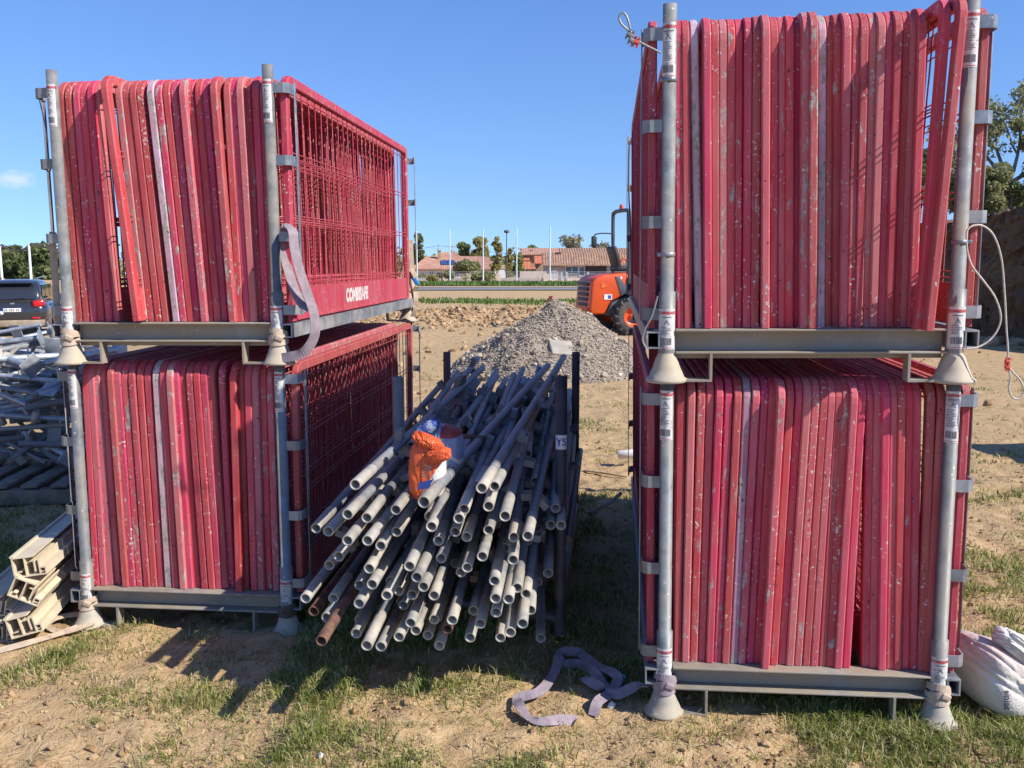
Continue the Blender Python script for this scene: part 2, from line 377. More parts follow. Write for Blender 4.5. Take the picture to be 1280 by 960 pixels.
# near grass: tufts where the field has them
NT_ = 60000
ty = 2.35 + (RNG.random(NT_) ** 1.6) * 10.5; tx = (RNG.random(NT_) * 2 - 1) * (.62 * ty + .3)
dn = .50 * fbm(tx * 1.5 + 3.1, ty * 1.9, 71, 3) + .32 * vnoise(tx * 6.3, ty * 6.3, 78) + .18 * RNG.random(NT_)
thr = np.full(NT_, .60)
thr = np.where(ty < 3.02, .472, thr)
thr = np.where((ty < 3.02) & (tx < -.55), .535, thr)
thr = np.where((tx < -.5) & (ty > 2.98) & (ty < 3.6), .60, thr)
thr = np.where((tx > -.85) & (tx < .5) & (ty > 2.95) & (ty < 5.6), .36, thr)
thr = np.where((tx > .0) & (tx < 1.5) & (ty > 2.68) & (ty < 2.90), .44, thr)
thr = np.where((tx > 1.3) & (ty > 2.9) & (ty < 7), .50, thr)
thr = np.where((tx < -1.6) & (ty > 3.9) & (ty < 6.5), .46, thr)
thr = np.where(ty > 7.0, .62, thr)
keep = dn > thr; tx, ty, ex = tx[keep], ty[keep], (dn - thr)[keep]
nb = (3 + 34 * np.clip(ex, 0, .22) / .22 * RNG.uniform(.5, 1.2, len(tx))).astype(int)
nb = np.maximum(2, (nb * np.clip(4.2 / ty, .25, 1.0) * .55).astype(int))
rx = np.repeat(tx, nb); ry = np.repeat(ty, nb); hb = np.repeat(RNG.uniform(.018, .056, len(tx)) * (1 + 2.0 * np.clip(ex, 0, .2)), nb)
rx = rx + RNG.normal(0, .030, len(rx)); ry = ry + RNG.normal(0, .030, len(ry))
nt3 = 3400; sx_ = (RNG.random(nt3) * 2 - 1) * 2.4; sy_ = 2.35 + RNG.random(nt3) ** 1.5 * 3.6; k_ = fbm(sx_ * 2.3, sy_ * 2.3, 201, 3) > .47; sx_, sy_ = sx_[k_], sy_[k_]
nb3 = RNG.integers(4, 15, len(sx_)); rx = np.concatenate([rx, np.repeat(sx_, nb3) + RNG.normal(0, .011, nb3.sum())]); ry = np.concatenate([ry, np.repeat(sy_, nb3) + RNG.normal(0, .011, nb3.sum())]); hb = np.concatenate([hb, np.repeat(RNG.uniform(.014, .040, len(sx_)), nb3)])
print('grass blades', len(rx))
blades('grass', rx, ry, hb, .0036 * np.clip(ry / 3, 1, 3), M_GRASS, terr, .95)
M_GRASSF = mat_island('far_grass_blade', [(0, (.06, .115, .02)), (.6, (.11, .19, .035)), (1, (.20, .24, .07))], .7, .3)
fx = RNG.uniform(-40, 40, 16000); fy = 34.6 + .03 * fx + RNG.normal(0, 1.5, 16000) + 1.2 * (fbm(fx * .3, fx * 0, 91) - .5)
kk = (fbm(fx * .25, fy * .25, 93) > .36) & ~((fx < -8) & (fy > 30)); blades('grass', fx[kk], fy[kk], np.full(kk.sum(), .16), .05, M_GRASSF, lambda a, b: terr(a, b, False), .5)
fx = RNG.uniform(-60, 70, 15000); fy = RNG.uniform(71, 100, 15000)
blades('grass', fx, fy, RNG.uniform(.2, .45, 15000), .12, M_GRASSF, lambda a, b: terr(a, b, False) + .03, .5)

# dry straw lying flat on the soil
n = 9000; sx_ = (RNG.random(n) * 2 - 1) * 2.6; sy_ = 2.35 + RNG.random(n) ** 1.4 * 4.5; a_ = RNG.uniform(0, 2 * np.pi, n); l_ = RNG.uniform(.008, .045, n); k_ = fbm(sx_ * 2, sy_ * 2, 177, 3) + .25 * RNG.random(n) > .56
sx_, sy_, a_, l_ = sx_[k_], sy_[k_], a_[k_], l_[k_]; n = len(sx_); dx, dy = np.cos(a_) * l_ / 2, np.sin(a_) * l_ / 2; wx, wy = -np.sin(a_) * .0011, np.cos(a_) * .0011
z1 = terr(sx_ - dx, sy_ - dy) + .003; z2 = terr(sx_ + dx, sy_ + dy) + RNG.uniform(.003, .012, n)
P = np.stack([np.stack([sx_ - dx - wx, sy_ - dy - wy, z1], -1), np.stack([sx_ - dx + wx, sy_ - dy + wy, z1], -1), np.stack([sx_ + dx + wx, sy_ + dy + wy, z2], -1), np.stack([sx_ + dx - wx, sy_ + dy - wy, z2], -1)], 1)
tag(link(bpy.data.objects.new('straw', npmesh('straw', P.reshape(-1, 3), np.arange(4 * n).reshape(n, 4), mat_island('straw', [(0, (.16, .12, .06)), (.5, (.40, .33, .18)), (1, (.60, .52, .33))], .8)))), kind='stuff')
# rocks and clods
ICO = None
def rock_verts():
    b = bmesh.new(); bmesh.ops.create_icosphere(b, subdivisions=1, radius=1)
    v = np.array([x.co[:] for x in b.verts]); f = np.array([[q.index for q in g.verts] for g in b.faces]); b.free(); return v, f
RV, RF = rock_verts()
def rocks(name, px, py, pz, size, mat, smooth=False, flat=.65):
    n = len(px); P = RV[None] * (1 + RNG.uniform(-.38, .38, (n, len(RV), 1)))
    sc = size[:, None] * np.stack([RNG.uniform(.7, 1.3, n), RNG.uniform(.7, 1.3, n), RNG.uniform(flat * .7, flat * 1.3, n)], -1)
    P = P * sc[:, None, :]; a = RNG.uniform(0, 2 * np.pi, n); c, s_ = np.cos(a)[:, None], np.sin(a)[:, None]
    t = RNG.normal(0, .5, n); ct, st = np.cos(t)[:, None], np.sin(t)[:, None]
    y_ = P[..., 1] * ct - P[..., 2] * st; z_ = P[..., 1] * st + P[..., 2] * ct
    X = P[..., 0] * c - y_ * s_ + px[:, None]; Y = P[..., 0] * s_ + y_ * c + py[:, None]; Z = z_ + pz[:, None]
    Fc = (np.arange(n) * len(RV))[:, None, None] + RF[None]
    me = npmesh(name, np.stack([X, Y, Z], -1).reshape(-1, 3), Fc.reshape(-1, 3), mat, smooth)
    return tag(link(bpy.data.objects.new(name, me)), kind='stuff')
NC = 26000; cy = 2.35 + RNG.random(NC) ** 1.5 * 6; cx = (RNG.random(NC) * 2 - 1) * (.6 * cy + .2)
cs = .0022 + .011 * RNG.random(NC) ** 5 + np.where(RNG.random(NC) < .008, .012, 0); ck = fbm(cx * 1.7, cy * 1.7, 131, 3) + .5 * RNG.random(NC) > .62; cx, cy, cs = cx[ck], cy[ck], cs[ck]
rocks('soil_crumbs', cx, cy, terr(cx, cy) + cs * .2, cs, M_CLOD)
n = 9000; cx = RNG.uniform(-4, 5.5, n); cy = 24.3 + .25 * cx + RNG.normal(0, 2.0, n); cs = .014 + .07 * RNG.random(n) ** 4
rocks('soil_clods', cx, cy, terr(cx, cy) + cs * .2, cs, M_CLOD)
n = 1600; cx = RNG.uniform(-13, 9, n); cy = RNG.uniform(9, 30, n); cs = .015 + .06 * RNG.random(n) ** 4
rocks('soil_clods', cx, cy, terr(cx, cy) + cs * .2, cs, M_CLOD)

# excavated earth bank on the right
M_BANK = NT('bank_earth'); _p = M_BANK.pos(); _n = M_BANK.noise(_p, 1.6, 6, .7); _n2 = M_BANK.noise(_p, 12, 5, .7)
M_BANK = M_BANK.out(M_BANK.ramp(_n, [(.3, (.13, .080, .045)), (.7, (.25, .16, .09))]), .95, 0, M_BANK.math('ADD', _n, _n2), 1.0, .12)
bx0 = np.array([[6.7, 20.8], [7.5, 18.9], [8.3, 17.5], [9.5, 15.7], [11.5, 13.2], [14.5, 10.0]])
ns, nt2 = 260, 90; V = []
for i in range(ns):
    q = i / (ns - 1) * (len(bx0) - 1); k = min(int(q), len(bx0) - 2); p = bx0[k] + (bx0[k + 1] - bx0[k]) * (q - k)
    tl = bx0[k + 1] - bx0[k]; nrm = np.array([-tl[1], tl[0]]); nrm /= np.linalg.norm(nrm)
    if nrm[1] < 0: nrm = -nrm
    hgt = (2.0 + .35 * float(sstep(0, 1.6, q)) + .9 * float(sstep(1.8, 4, q))) * float(sstep(-.5, .4, q))
    for j in range(nt2):
        t = j / (nt2 - 1)
        if t < .55: d = .42 * (t / .55); z = hgt * (t / .55) ** .8
        else: d = .42 + (t - .55) / .45 * 11; z = hgt + .12 * (t - .55) / .45
        e = (fbm(np.array([q * 9.]), np.array([t * 14.]), 51, 6, .68)[0] - .5)
        d2 = d + .7 * e * (t < .6); x = p[0] + nrm[0] * d2; y = p[1] + nrm[1] * d2
        V.append((x, y, z - .08 + .30 * e * min(1, t * 4)))
i_ = np.arange(ns * nt2).reshape(ns, nt2); Q = np.stack([i_[:-1, :-1], i_[1:, :-1], i_[1:, 1:], i_[:-1, 1:]], -1).reshape(-1, 4)
tag(link(bpy.data.objects.new('embankment', npmesh('embankment', np.array(V), Q, M_BANK, True))), kind='structure')
n = 1500; q = RNG.random(n) * 10 + 6; cy = 20.3 - (q - 6.7) * 1.38 - .2 - np.abs(RNG.normal(0, .6, n)); cs = .03 + .13 * RNG.random(n) ** 3
rocks('soil_clods', q, cy, terr(q, cy) + cs * .3, cs, M_CLOD)
# unseen heap added right of frame to shade the ground beside the racks
hp = MB(); 
for i in range(25):
    for j in range(32):
        r = i / 24; a = j / 32 * 2 * math.pi; x = 5.45 + 1.15 * r * math.cos(a); y = 6.45 + 1.0 * r * math.sin(a)
        hp.v.append((x, y, -.06 + 1.95 * (1 - r) ** 1.05 * (1 + .3 * (vnoise(np.array([x * 3]), np.array([y * 3]), 8)[0] - .5))))
hp.f = [(i * 32 + j, i * 32 + (j + 1) % 32, (i + 1) * 32 + (j + 1) % 32, (i + 1) * 32 + j) for i in range(24) for j in range(32)]
hp.sm = [True] * len(hp.f); hp.mi = [0] * len(hp.f); tag(hp.build('added_shade_heap', M_BANK), kind='structure')

# ================================================================== FAR BACKGROUND
def leafcloud(blobs, n, size, flat=1.0):
    """n small leaf quads through the volume of ellipsoid clumps (x,y,z,rx,ry,rz); returns verts, quads"""
    w = np.array([b[3] * b[4] * b[5] for b in blobs]) ** .75; k = RNG.choice(len(blobs), n, p=w / w.sum()); B = np.array(blobs)[k]
    d = RNG.normal(0, 1, (n, 3)); d /= np.linalg.norm(d, axis=1)[:, None]; r = RNG.random(n) ** .45
    C = B[:, :3] + d * r[:, None] * B[:, 3:6]
    u = RNG.normal(0, 1, (n, 3)); u /= np.linalg.norm(u, axis=1)[:, None]; w_ = np.cross(u, RNG.normal(0, 1, (n, 3))); w_ /= np.linalg.norm(w_, axis=1)[:, None]
    s = (size * RNG.uniform(.5, 1.3, n))[:, None]
    P = np.stack([C - u * s, C + w_ * s * .55 * flat, C + u * s, C - w_ * s * .55 * flat], 1)
    return P.reshape(-1, 3), np.arange(n * 4).reshape(n, 4)
def limb(mb, p, d, l, r, depth, tips, spread=.55, up=.25):
    q = [Vector(p)]; dd = Vector(d).normalized(); seg = 3
    for i in range(seg):
        dd = (dd + Vector((random.gauss(0, .14), random.gauss(0, .14), random.gauss(up * .2, .08)))).normalized(); q.append(q[-1] + dd * l / seg)
    mb.tube(q, [r * (1 - .45 * i / seg) for i in range(seg + 1)], 6)
    if depth == 0: tips.append(q[-1]); tips.append(q[-2]); return
    for i in range(random.choice((2, 3, 3))):
        nd = (dd + Vector((random.gauss(0, spread), random.gauss(0, spread), random.gauss(up, spread * .6)))).normalized()
        limb(mb, q[-1] if i < 2 else q[-2], nd, l * random.uniform(.6, .8), r * .52, depth - 1, tips, spread, up)
    tips.append(q[-1])
M_BARK = plain('bark', (.14, .105, .075), .95, 0, .4, 12, .6)
M_BARKG = plain('grey_bark', (.22, .19, .16), .95, 0, .3, 12, .6)
def leafmat(nm, a, b, c): return mat_island(nm, [(0, a), (.5, b), (1, c)], .65, .42)  # leaf colours lightened for the distant trees, in place of haze
L_PINE = leafmat('pine_needles', (.10, .125, .045), (.18, .205, .075), (.27, .28, .12))
L_OLIVE = leafmat('olive_leaves', (.17, .185, .07), (.29, .30, .125), (.42, .40, .20))
L_GREEN = leafmat('green_leaves', (.14, .19, .06), (.23, .28, .09), (.33, .36, .14))
L_YELL = leafmat('yellow_leaves', (.26, .25, .08), (.38, .34, .12), (.50, .43, .19))
L_PALE = leafmat('pale_buds', (.22, .20, .13), (.31, .28, .18), (.40, .36, .25))
L_BROWN = leafmat('reddish_leaves', (.10, .055, .035), (.16, .09, .05), (.20, .14, .07))
def tree(name, label, cat, base, height, blobs, n, size, lm, bark=None, tr=.12, group=None, limbs=0):
    """blobs relative to base"""
    t = thing(name, label, cat, Matrix.Translation(base), group); mb = MB()
    top = max(b[2] for b in blobs); mb.tube([(0, 0, -.3), (.02 * height, 0, height * .3), (0, .02 * height, top)], [tr, tr * .75, tr * .25], 7)
    for b in blobs[:10]:
        mb.tube([(0, 0, max(.1, b[2] * .45)), (b[0] * .5, b[1] * .5, b[2] * .8), (b[0], b[1], b[2])], [tr * .45, tr * .3, tr * .1], 5)
    mb.build('trunk', bark or M_BARK, t)
    P, q = leafcloud(blobs, n, size); link(bpy.data.objects.new('crown', npmesh('crown', P, q, lm, False)), t); return t
def clumps(n, rx, ry, z0, z1, r, taper=0.0, r2=None):
    o = []
    for i in range(n):
        z = random.uniform(z0, z1); k = 1 - taper * (z - z0) / max(1e-3, z1 - z0); a = random.uniform(0, 2 * math.pi); m = math.sqrt(random.random()) * k
        rr = r * random.uniform(.6, 1.25); o.append((rx * m * math.cos(a), ry * m * math.sin(a), z, rr, rr, rr * .8))
    return o
def pt(u, v, Y): return at(u, v, Y)
def gpt(u, Y, dz=0):
    x = at(u, 350, Y).x; return Vector((x, Y, tz(x, Y) + dz))
def bgtree(name, label, cat, u, vtop, Y, wpx, n, size, lm, zb=0.15, taper=.3, k=14, rfac=.33, **kw):
    b = gpt(u, Y); h = at(u, vtop, Y).z - b.z; w = wpx / F * Y / 2
    return tree(name, label, cat, b, h, clumps(int(k * 1.6), w * .72, w * .72, h * zb + w * rfac, h - w * rfac * .8, w * rfac * 1.35, taper), n, size, lm, tr=h * .018, **kw)
bgtree('pine_tree', 'dark round pine at the left photo edge behind the grey car', 'tree', 8, 307, 62, 66, 9000, .22, L_PINE, .2, .45, 18)
bgtree('pine_tree', 'dark bushy pine seen between the white pole and the upper left rack post', 'tree', 62, 307, 60, 62, 9000, .22, L_PINE, .1, .4, 18)
bgtree('pine_tree', 'bluish spiky conifer rising behind the left end of the tiled house', 'tree', 524, 292, 235, 26, 2600, .55, L_PINE, .1, .85, 16, .22)
bgtree('poplar_tree', 'dense green round tree behind the ridge of the tiled house', 'tree', 582, 297, 245, 24, 4200, .5, L_GREEN, .1, .3, 14)
bgtree('poplar_tree', 'yellow green tree beside the dense green one behind the tiled house', 'tree', 601, 297, 242, 26, 4200, .5, L_YELL, .1, .4, 14)
bgtree('birch_tree', 'slim loose yellow green tree left of the street lamp', 'tree', 621, 296, 185, 20, 1100, .42, L_YELL, .2, .6, 14, .25)
bgtree('birch_tree', 'low thin leafy tree close beside the street lamp foot', 'tree', 636, 309, 186, 16, 700, .4, L_YELL, .2, .5, 10, .3)
bgtree('bushy_tree', 'small dark green tree between the two houses', 'tree', 648, 318, 190, 20, 2400, .4, L_GREEN, .1, .3, 10)
bgtree('olive_tree', 'clipped round olive tree in front of the tiled house', 'tree', 585, 326, 170, 30, 4200, .33, L_OLIVE, .42, .05, 12, .36)
bgtree('bare_tree', 'pale budding round tree behind the brown tiled roof', 'tree', 714, 293, 250, 42, 2300, .45, L_PALE, .3, .25, 22, .3)
bgtree('bare_tree', 'reddish bare tree behind the brown roof near the dumper arch', 'tree', 749, 303, 250, 34, 1700, .45, L_PALE, .3, .3, 16, .3)
bgtree('bushy_tree', 'small bright green treetop peeping over the orange roof ridge', 'tree', 670, 305, 255, 24, 1800, .45, L_GREEN, .3, .2, 8)
for u, vt, w, lm, lb in ((541, 344, 14, L_YELL, 'yellow green bush low at the left fence end'), (561, 338, 13, L_OLIVE, 'upright olive green bush just left of the second white pole base'), (606, 341, 22, L_OLIVE, 'wide olive bush below the clipped olive tree'), (552, 341, 10, L_BROWN, 'small reddish bush behind the fence'), (594, 343, 14, L_GREEN, 'low green bush along the fence below the olive tree'), (640, 342, 26, L_OLIVE, 'grey green hedge bush right of the street lamp foot'), (528, 343, 16, L_OLIVE, 'grey green hedge bush at the rack edge')):
    bgtree('bush', lb, 'bush', u, vt, 146 if u not in (552, 640, 528) else 158, w, 1300, .22, lm, .05, .2, 8, .45, group='garden bushes along the fence')

# far wood closing the horizon
P, q = leafcloud([(x, 420 + 20 * math.sin(x * .07), -5.5 + 4, 14, 8, 7 + 3 * math.sin(x * .31)) for x in range(-330, 331, 12)], 26000, 1.3)
tag(link(bpy.data.objects.new('woodland', npmesh('woodland', P, q, L_OLIVE, False))), kind='stuff')

# houses
M_TILE = NT('roof_tiles_orange'); _p = M_TILE.pos(); _n = M_TILE.noise(_p, 1.1, 5, .7)
M_TILE = M_TILE.out(M_TILE.ramp(_n, [(.3, (.33, .155, .10)), (.5, (.42, .22, .145)), (.72, (.50, .32, .23))]), .9)
M_TILEB = plain('roof_tiles_brown', (.30, .175, .115), .9, 0, .35, 1.2)
M_TERRA = plain('terracotta_sheet', (.46, .15, .075), .9, 0, .2, .6)
M_CREAM = plain('cream_render', (.62, .50, .40), .9, 0, .1, 1)
M_GREYR = plain('grey_render', (.42, .37, .33), .9, 0, .12, 1)
M_BRICK = plain('ochre_brick', (.40, .29, .18), .9, 0, .2, 3)
M_GLASS = plain('window_glass', (.10, .15, .20), .12, 0, .3, .4)
M_WFRAME = plain('white_frame', (.75, .75, .74), .5, 0, .08, 2)
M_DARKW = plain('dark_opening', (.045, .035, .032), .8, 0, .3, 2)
M_SOLAR = plain('solar_glass', (.04, .075, .20), .15, 0, .3, 1)
def roof_slab(mb, x0, x1, ye, ze, yr, zr, th=.22, pitch=.42, amp=.085, hipl=0, hipr=0):
    """tiled slope from the eave (ye,ze) up to the ridge (yr,zr): rounded tile courses as real ribs"""
    n = max(8, int((x1 - x0) / pitch * 4)); vs = []
    for j in range(5):
        t = j / 4; a = x0 + hipl * t; b = x1 - hipr * t
        for i in range(n + 1):
            s = i / n; x = a + (b - a) * s; vs.append((x, ye + (yr - ye) * t, ze + (zr - ze) * t + amp * abs(math.sin(math.pi * (x - x0) / pitch)) + .03 * (j % 2)))
    m = len(vs); vs += [(x, y, z - th) for x, y, z in vs]; k = n + 1; fs = []
    for j in range(4):
        for i in range(n):
            A = j * k + i; fs += [(A, A + 1, A + k + 1, A + k), (m + A, m + A + k, m + A + k + 1, m + A + 1)]
    fs += [(i, m + i, m + i + 1, i + 1) for i in range(n)] + [(4 * k + i, 4 * k + i + 1, m + 4 * k + i + 1, m + 4 * k + i) for i in range(n)]
    for j in range(4): fs += [(j * k, j * k + k, m + j * k + k, m + j * k), (j * k + n, m + j * k + n, m + j * k + k + n, j * k + k + n)]
    mb.add(vs, fs)
def X_(u, Y): return at(u, 340, Y).x
def Z_(v, Y): return at(640, v, Y).z
def window(par, u0, u1, v0, v1, Y, bars=1):
    x0, x1, z0, z1 = X_(u0, Y), X_(u1, Y), Z_(v1, Y), Z_(v0, Y); cx, cz, w, h = (x0 + x1) / 2, (z0 + z1) / 2, x1 - x0, z1 - z0
    f = MB(); t = .12
    f.box((cx, Y - .06, z1 - t / 2), (w, .1, t)).box((cx, Y - .06, z0 + t / 2), (w, .1, t))
    for s in (-1, 1): f.box((cx + s * (w / 2 - t / 2), Y - .06, cz), (t, .1, h - 2 * t))
    for k in range(bars): f.box((x0 + w * (k + 1) / (bars + 1), Y - .055, cz), (t, .08, h - 2 * t))
    o = f.build('window', M_WFRAME, par); MB().box((cx, Y - .02, cz), (w - .1, .02, h - .1)).build('pane', M_GLASS, o)
Y = 205; hA = thing('tiled_house', 'low cream house with orange hipped tile roof and solar panels', 'house', Matrix())
x0, x1 = X_(514, Y), X_(633, Y); ze = Z_(336, Y); zr = Z_(320.5, Y + 7)
mb = MB().box(((x0 + x1) / 2, Y + 6, (ze - 4.2) / 2 + ze / 2), (x1 - x0 - 1.2, 11.5, 4.2)); mb.build('wall', M_CREAM, hA)
r = MB(); roof_slab(r, x0, x1, Y - .6, ze, Y + 6.5, zr, hipl=3.0, hipr=5.0); roof_slab(r, x0, x1, Y + 13.6, ze, Y + 6.6, zr, hipl=3.0, hipr=5.0)
r.add([(x0, Y - .6, ze), (x0, Y + 13.6, ze), (x0 + 3, Y + 6.55, zr)], [(0, 1, 2)]); r.add([(x1, Y - .6, ze), (x1, Y + 13.6, ze), (x1 - 5, Y + 6.55, zr)], [(0, 2, 1)])
ro = r.build('roof', M_TILE, hA)
r = MB(); roof_slab(r, X_(541, 218), X_(578, 218), 216, Z_(322, 216), 221, Z_(315.5, 221), hipl=2, hipr=2); r.build('roof', M_TILE, hA)
c = MB(); xc = X_(549.5, 210); c.box((xc, 210, Z_(319, 210)), (.7, .6, 2.0)).box((xc, 210, Z_(319, 210) + 1.06), (.95, .85, .12)); c.build('chimney', M_BRICK, ro)
for k, (ua, ub) in enumerate(((551, 559), (559.5, 569))):
    p = MB(); a, b = X_(ua, Y), X_(ub, Y); y0, y1 = Y + 1.2, Y + 3.6; f0 = lambda y: ze + (y - Y + .6) / 7.1 * (zr - ze) + .28
    p.add([(a, y0, f0(y0)), (b, y0, f0(y0)), (b - .3, y1, f0(y1)), (a - .3, y1, f0(y1)), (a, y0, f0(y0) - .1), (b, y0, f0(y0) - .1), (b - .3, y1, f0(y1) - .1), (a - .3, y1, f0(y1) - .1)], [(0, 1, 2, 3), (7, 6, 5, 4), (0, 4, 5, 1), (1, 5, 6, 2), (2, 6, 7, 3), (3, 7, 4, 0)])
    p.build('solar_panel', M_SOLAR, hA)
for ua, ub in ((536.5, 542.5), (568, 574), (613, 621)): window(hA, ua, ub, 338, 347, Y + .24)
g_ = MB(); g_.box((X_(625, 203), 204.5, Z_(343, 204.5)), (2.4, .1, 2.0)); g_.build('garage_door', M_WFRAME, hA)

hB = thing('farm_house', 'long low building with brown ribbed tile roofs and glazed front beside orange annexes', 'house', Matrix())
Y = 196; w_ = MB(); xa, xb = X_(681, Y), X_(812, Y); zt = Z_(331, Y)
w_.box(((xa + xb) / 2, Y + 5, zt - 2), (xb - xa, 9.5, 4.0)); w_.build('wall', M_GREYR, hB)
r = MB(); roof_slab(r, X_(678, Y), X_(815, Y), Y - .9, Z_(331.5, Y - .9), Y + 3.4, Z_(316, Y + 3.4), pitch=.55, amp=.13); r.build('roof', M_TILEB, hB)
r = MB(); roof_slab(r, X_(700.5, Y), X_(815, Y), Y + 3.0, Z_(320.5, Y + 3), Y + 8, Z_(310.5, Y + 8), pitch=.55, amp=.13); r.build('roof', M_TILEB, hB)
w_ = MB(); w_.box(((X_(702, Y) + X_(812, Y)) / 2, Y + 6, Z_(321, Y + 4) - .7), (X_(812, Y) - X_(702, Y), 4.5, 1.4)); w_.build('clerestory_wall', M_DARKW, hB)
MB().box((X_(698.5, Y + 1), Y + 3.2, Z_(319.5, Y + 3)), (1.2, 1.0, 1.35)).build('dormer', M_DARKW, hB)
window(hB, 706.5, 723, 332.5, 342, Y + .22, 1); window(hB, 723.5, 731, 333, 345.5, Y + .22, 0); window(hB, 735, 742, 333, 342, Y + .22, 0)
dd = MB(); dd.box((X_(693, Y), Y + .18, Z_(342, Y)), (3.0, .12, 2.8)); dd.build('garage_door', M_GREYR, hB)
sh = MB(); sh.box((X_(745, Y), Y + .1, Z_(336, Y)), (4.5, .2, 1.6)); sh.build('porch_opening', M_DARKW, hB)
hC = thing('orange_roofed_annexe', 'cluster of small sheds with bright orange roofs left of the long building', 'house', Matrix()); Y = 214
w_ = MB(); w_.box(((X_(653, Y) + X_(700, Y)) / 2, Y + 5, Z_(318, Y) - 2.4), (X_(700, Y) - X_(653, Y), 9, 5)); w_.build('wall', M_BRICK, hC)
r = MB(); roof_slab(r, X_(651.5, Y), X_(702, Y), Y - .5, Z_(318, Y - .5), Y + 5, Z_(310.3, Y + 5)); roof_slab(r, X_(651.5, Y), X_(702, Y), Y + 10.5, Z_(318, Y - .5), Y + 5.1, Z_(310.3, Y + 5)); ro = r.build('roof', M_TILE, hC)
MB().box((X_(664, Y + 2), Y + 2.5, Z_(313.6, Y + 2.5)), (.8, .6, .3)).build('skylight', M_SOLAR, ro)
for (u0, u1, va, vb, yy) in ((650, 664, 339, 327, 201), (668, 678, 329, 320, 208), (654, 662, 325, 319.5, 212), (658, 670, 338, 334, 200)):
    r = MB(); roof_slab(r, X_(u0, yy), X_(u1, yy), yy, Z_(va, yy), yy + 4, Z_(vb, yy + 4), pitch=.7, amp=.05); r.build('roof', M_TERRA, hC)
    w_ = MB(); w_.box(((X_(u0, yy) + X_(u1, yy)) / 2, yy + 2.3, Z_(va, yy) - 2), (X_(u1, yy) - X_(u0, yy) - .4, 3.4, 3.8)); w_.build('wall', M_BRICK, hC)

# garden fence with low wall, pillars, gate
M_FENCE = plain('fence_metal', (.50, .53, .53), .5, .3, .1, 1); Y = 150
fn = thing('garden_fence', 'long pale wire fence on a low wall in front of the houses', 'fence', Matrix())
zb = Z_(352, Y)
w_ = MB(); w_.box(((X_(505, Y) + X_(684, Y)) / 2, Y, zb + .15), (X_(684, Y) - X_(505, Y), .22, .8)); w_.build('low_wall', M_GREYR, fn)
w_ = MB(); w_.box(((X_(701, Y) + X_(812, Y)) / 2, Y, zb + .15), (X_(812, Y) - X_(701, Y), .22, .8)); w_.build('low_wall', M_CREAM, fn)
w_ = MB()
for k in range(int(X_(505, Y) * 4), int(X_(812, Y) * 4)): w_.box((k / 4, Y, zb + 1.1), (.016, .016, 1.1))
for z in (.62, 1.1, 1.62): w_.box(((X_(505, Y) + X_(812, Y)) / 2, Y + .02, zb + z), (X_(812, Y) - X_(505, Y), .03, .03))
w_.build('wire_panel', M_FENCE, fn)
for u in (556.5, 586, 623, 682, 702, 708.5, 735): MB().box((X_(u, Y), Y, zb + .5), (.75 if u < 700 else .35, .5, 1.6 if u < 700 else 2.1)).build('pillar', M_CREAM if u < 700 else M_FENCE, fn)
gt = MB(); g0, g1 = X_(686, Y), X_(700, Y)
for k in range(9): gt.box((g0 + (g1 - g0) * k / 8, Y, zb + .75 + .25 * math.sin(k / 8 * math.pi)), (.07, .05, 1.2 + .5 * math.sin(k / 8 * math.pi)))
gt.box(((g0 + g1) / 2, Y, zb + .3), (g1 - g0, .06, .08)).box(((g0 + g1) / 2, Y, zb + 1.2), (g1 - g0, .06, .08)); gt.build('gate', M_WFRAME, fn)
bw = MB(); bw.box(((X_(650, 152) + X_(683, 152)) / 2, 152, zb + .9), (X_(683, 152) - X_(650, 152), .2, 1.5)); tag(bw.build('garden_wall', M_CREAM), 'pale rendered garden wall below the orange roofs', 'wall')

M_POLE = plain('white_pole', (.72, .74, .74), .4, .1, .06, 1)
WP = ['first and leftmost white pole, beside the rack edge', 'second white pole, in front of the solar panels', 'third white pole, in front of the yellow green tree', 'fourth white pole, just right of the street lamp', 'fifth and rightmost white pole, before the white gate']
for k, (u, vt) in enumerate(((521.5, 290), (562.5, 289), (604, 288), (645.8, 286.5), (687.3, 285))):
    b = gpt(u, 138); h = at(u, vt, 138).z - b.z
    t = thing('white_pole', 'tall slim ' + WP[k].split(' ', 0)[0], 'pole', Matrix.Translation(b), 'row of tall white poles before the houses')
    MB().tube([(0, 0, -.4), (0, 0, h)], [.115, .085], 10).build('shaft', M_POLE, t); MB().lathe([(.12, h), (.12, h + .06), (.0, h + .14)], 10).build('cap', M_POLE, t)
    MB().box((0, 0, .05), (.45, .45, .3)).build('base', M_GREYR, t)
b = gpt(633.3, 152); h = at(633.3, 290, 152).z - b.z
t = thing('street_lamp', 'dark street lamp with round head between the two houses', 'street lamp', Matrix.Translation(b))
MB().tube([(0, 0, -.3), (0, 0, h * .4), (0, 0, h)], [.12, .09, .07], 10).build('post', M_DARKST, t)
MB().lathe([(.0, h + .35), (.35, h + .28), (.48, h + .05), (.40, h - .1), (.1, h - .2), (.05, h - .35)], 14).build('lamp_head', M_DARKST, t)
for u, v0, lb in ((548.3, 305, 'distant lattice power pylon with aerial left of the second white pole'), (566.3, 306.5, 'distant grey power pylon right of the second white pole')):
    b = gpt(u, 300); h = at(u, v0, 300).z - b.z; mb = MB()
    for sx in (-1, 1):
        for sy in (-1, 1): mb.tube([(sx * .5, sy * .5, 0), (sx * .15, sy * .15, h)], .06, 5)
    for z in (.86, .94): mb.box((0, 0, h * z), (3.2, .12, .12))
    for k in range(9): mb.tube([(-.5 + .03 * k, -.5, h * k / 10), (.5 - .03 * k, -.5, h * (k + 1) / 10)], .04, 4)
    tag(mb.build('power_pylon', M_GREYR, None, Matrix.Translation(b)), lb, 'pylon')
mb = MB()
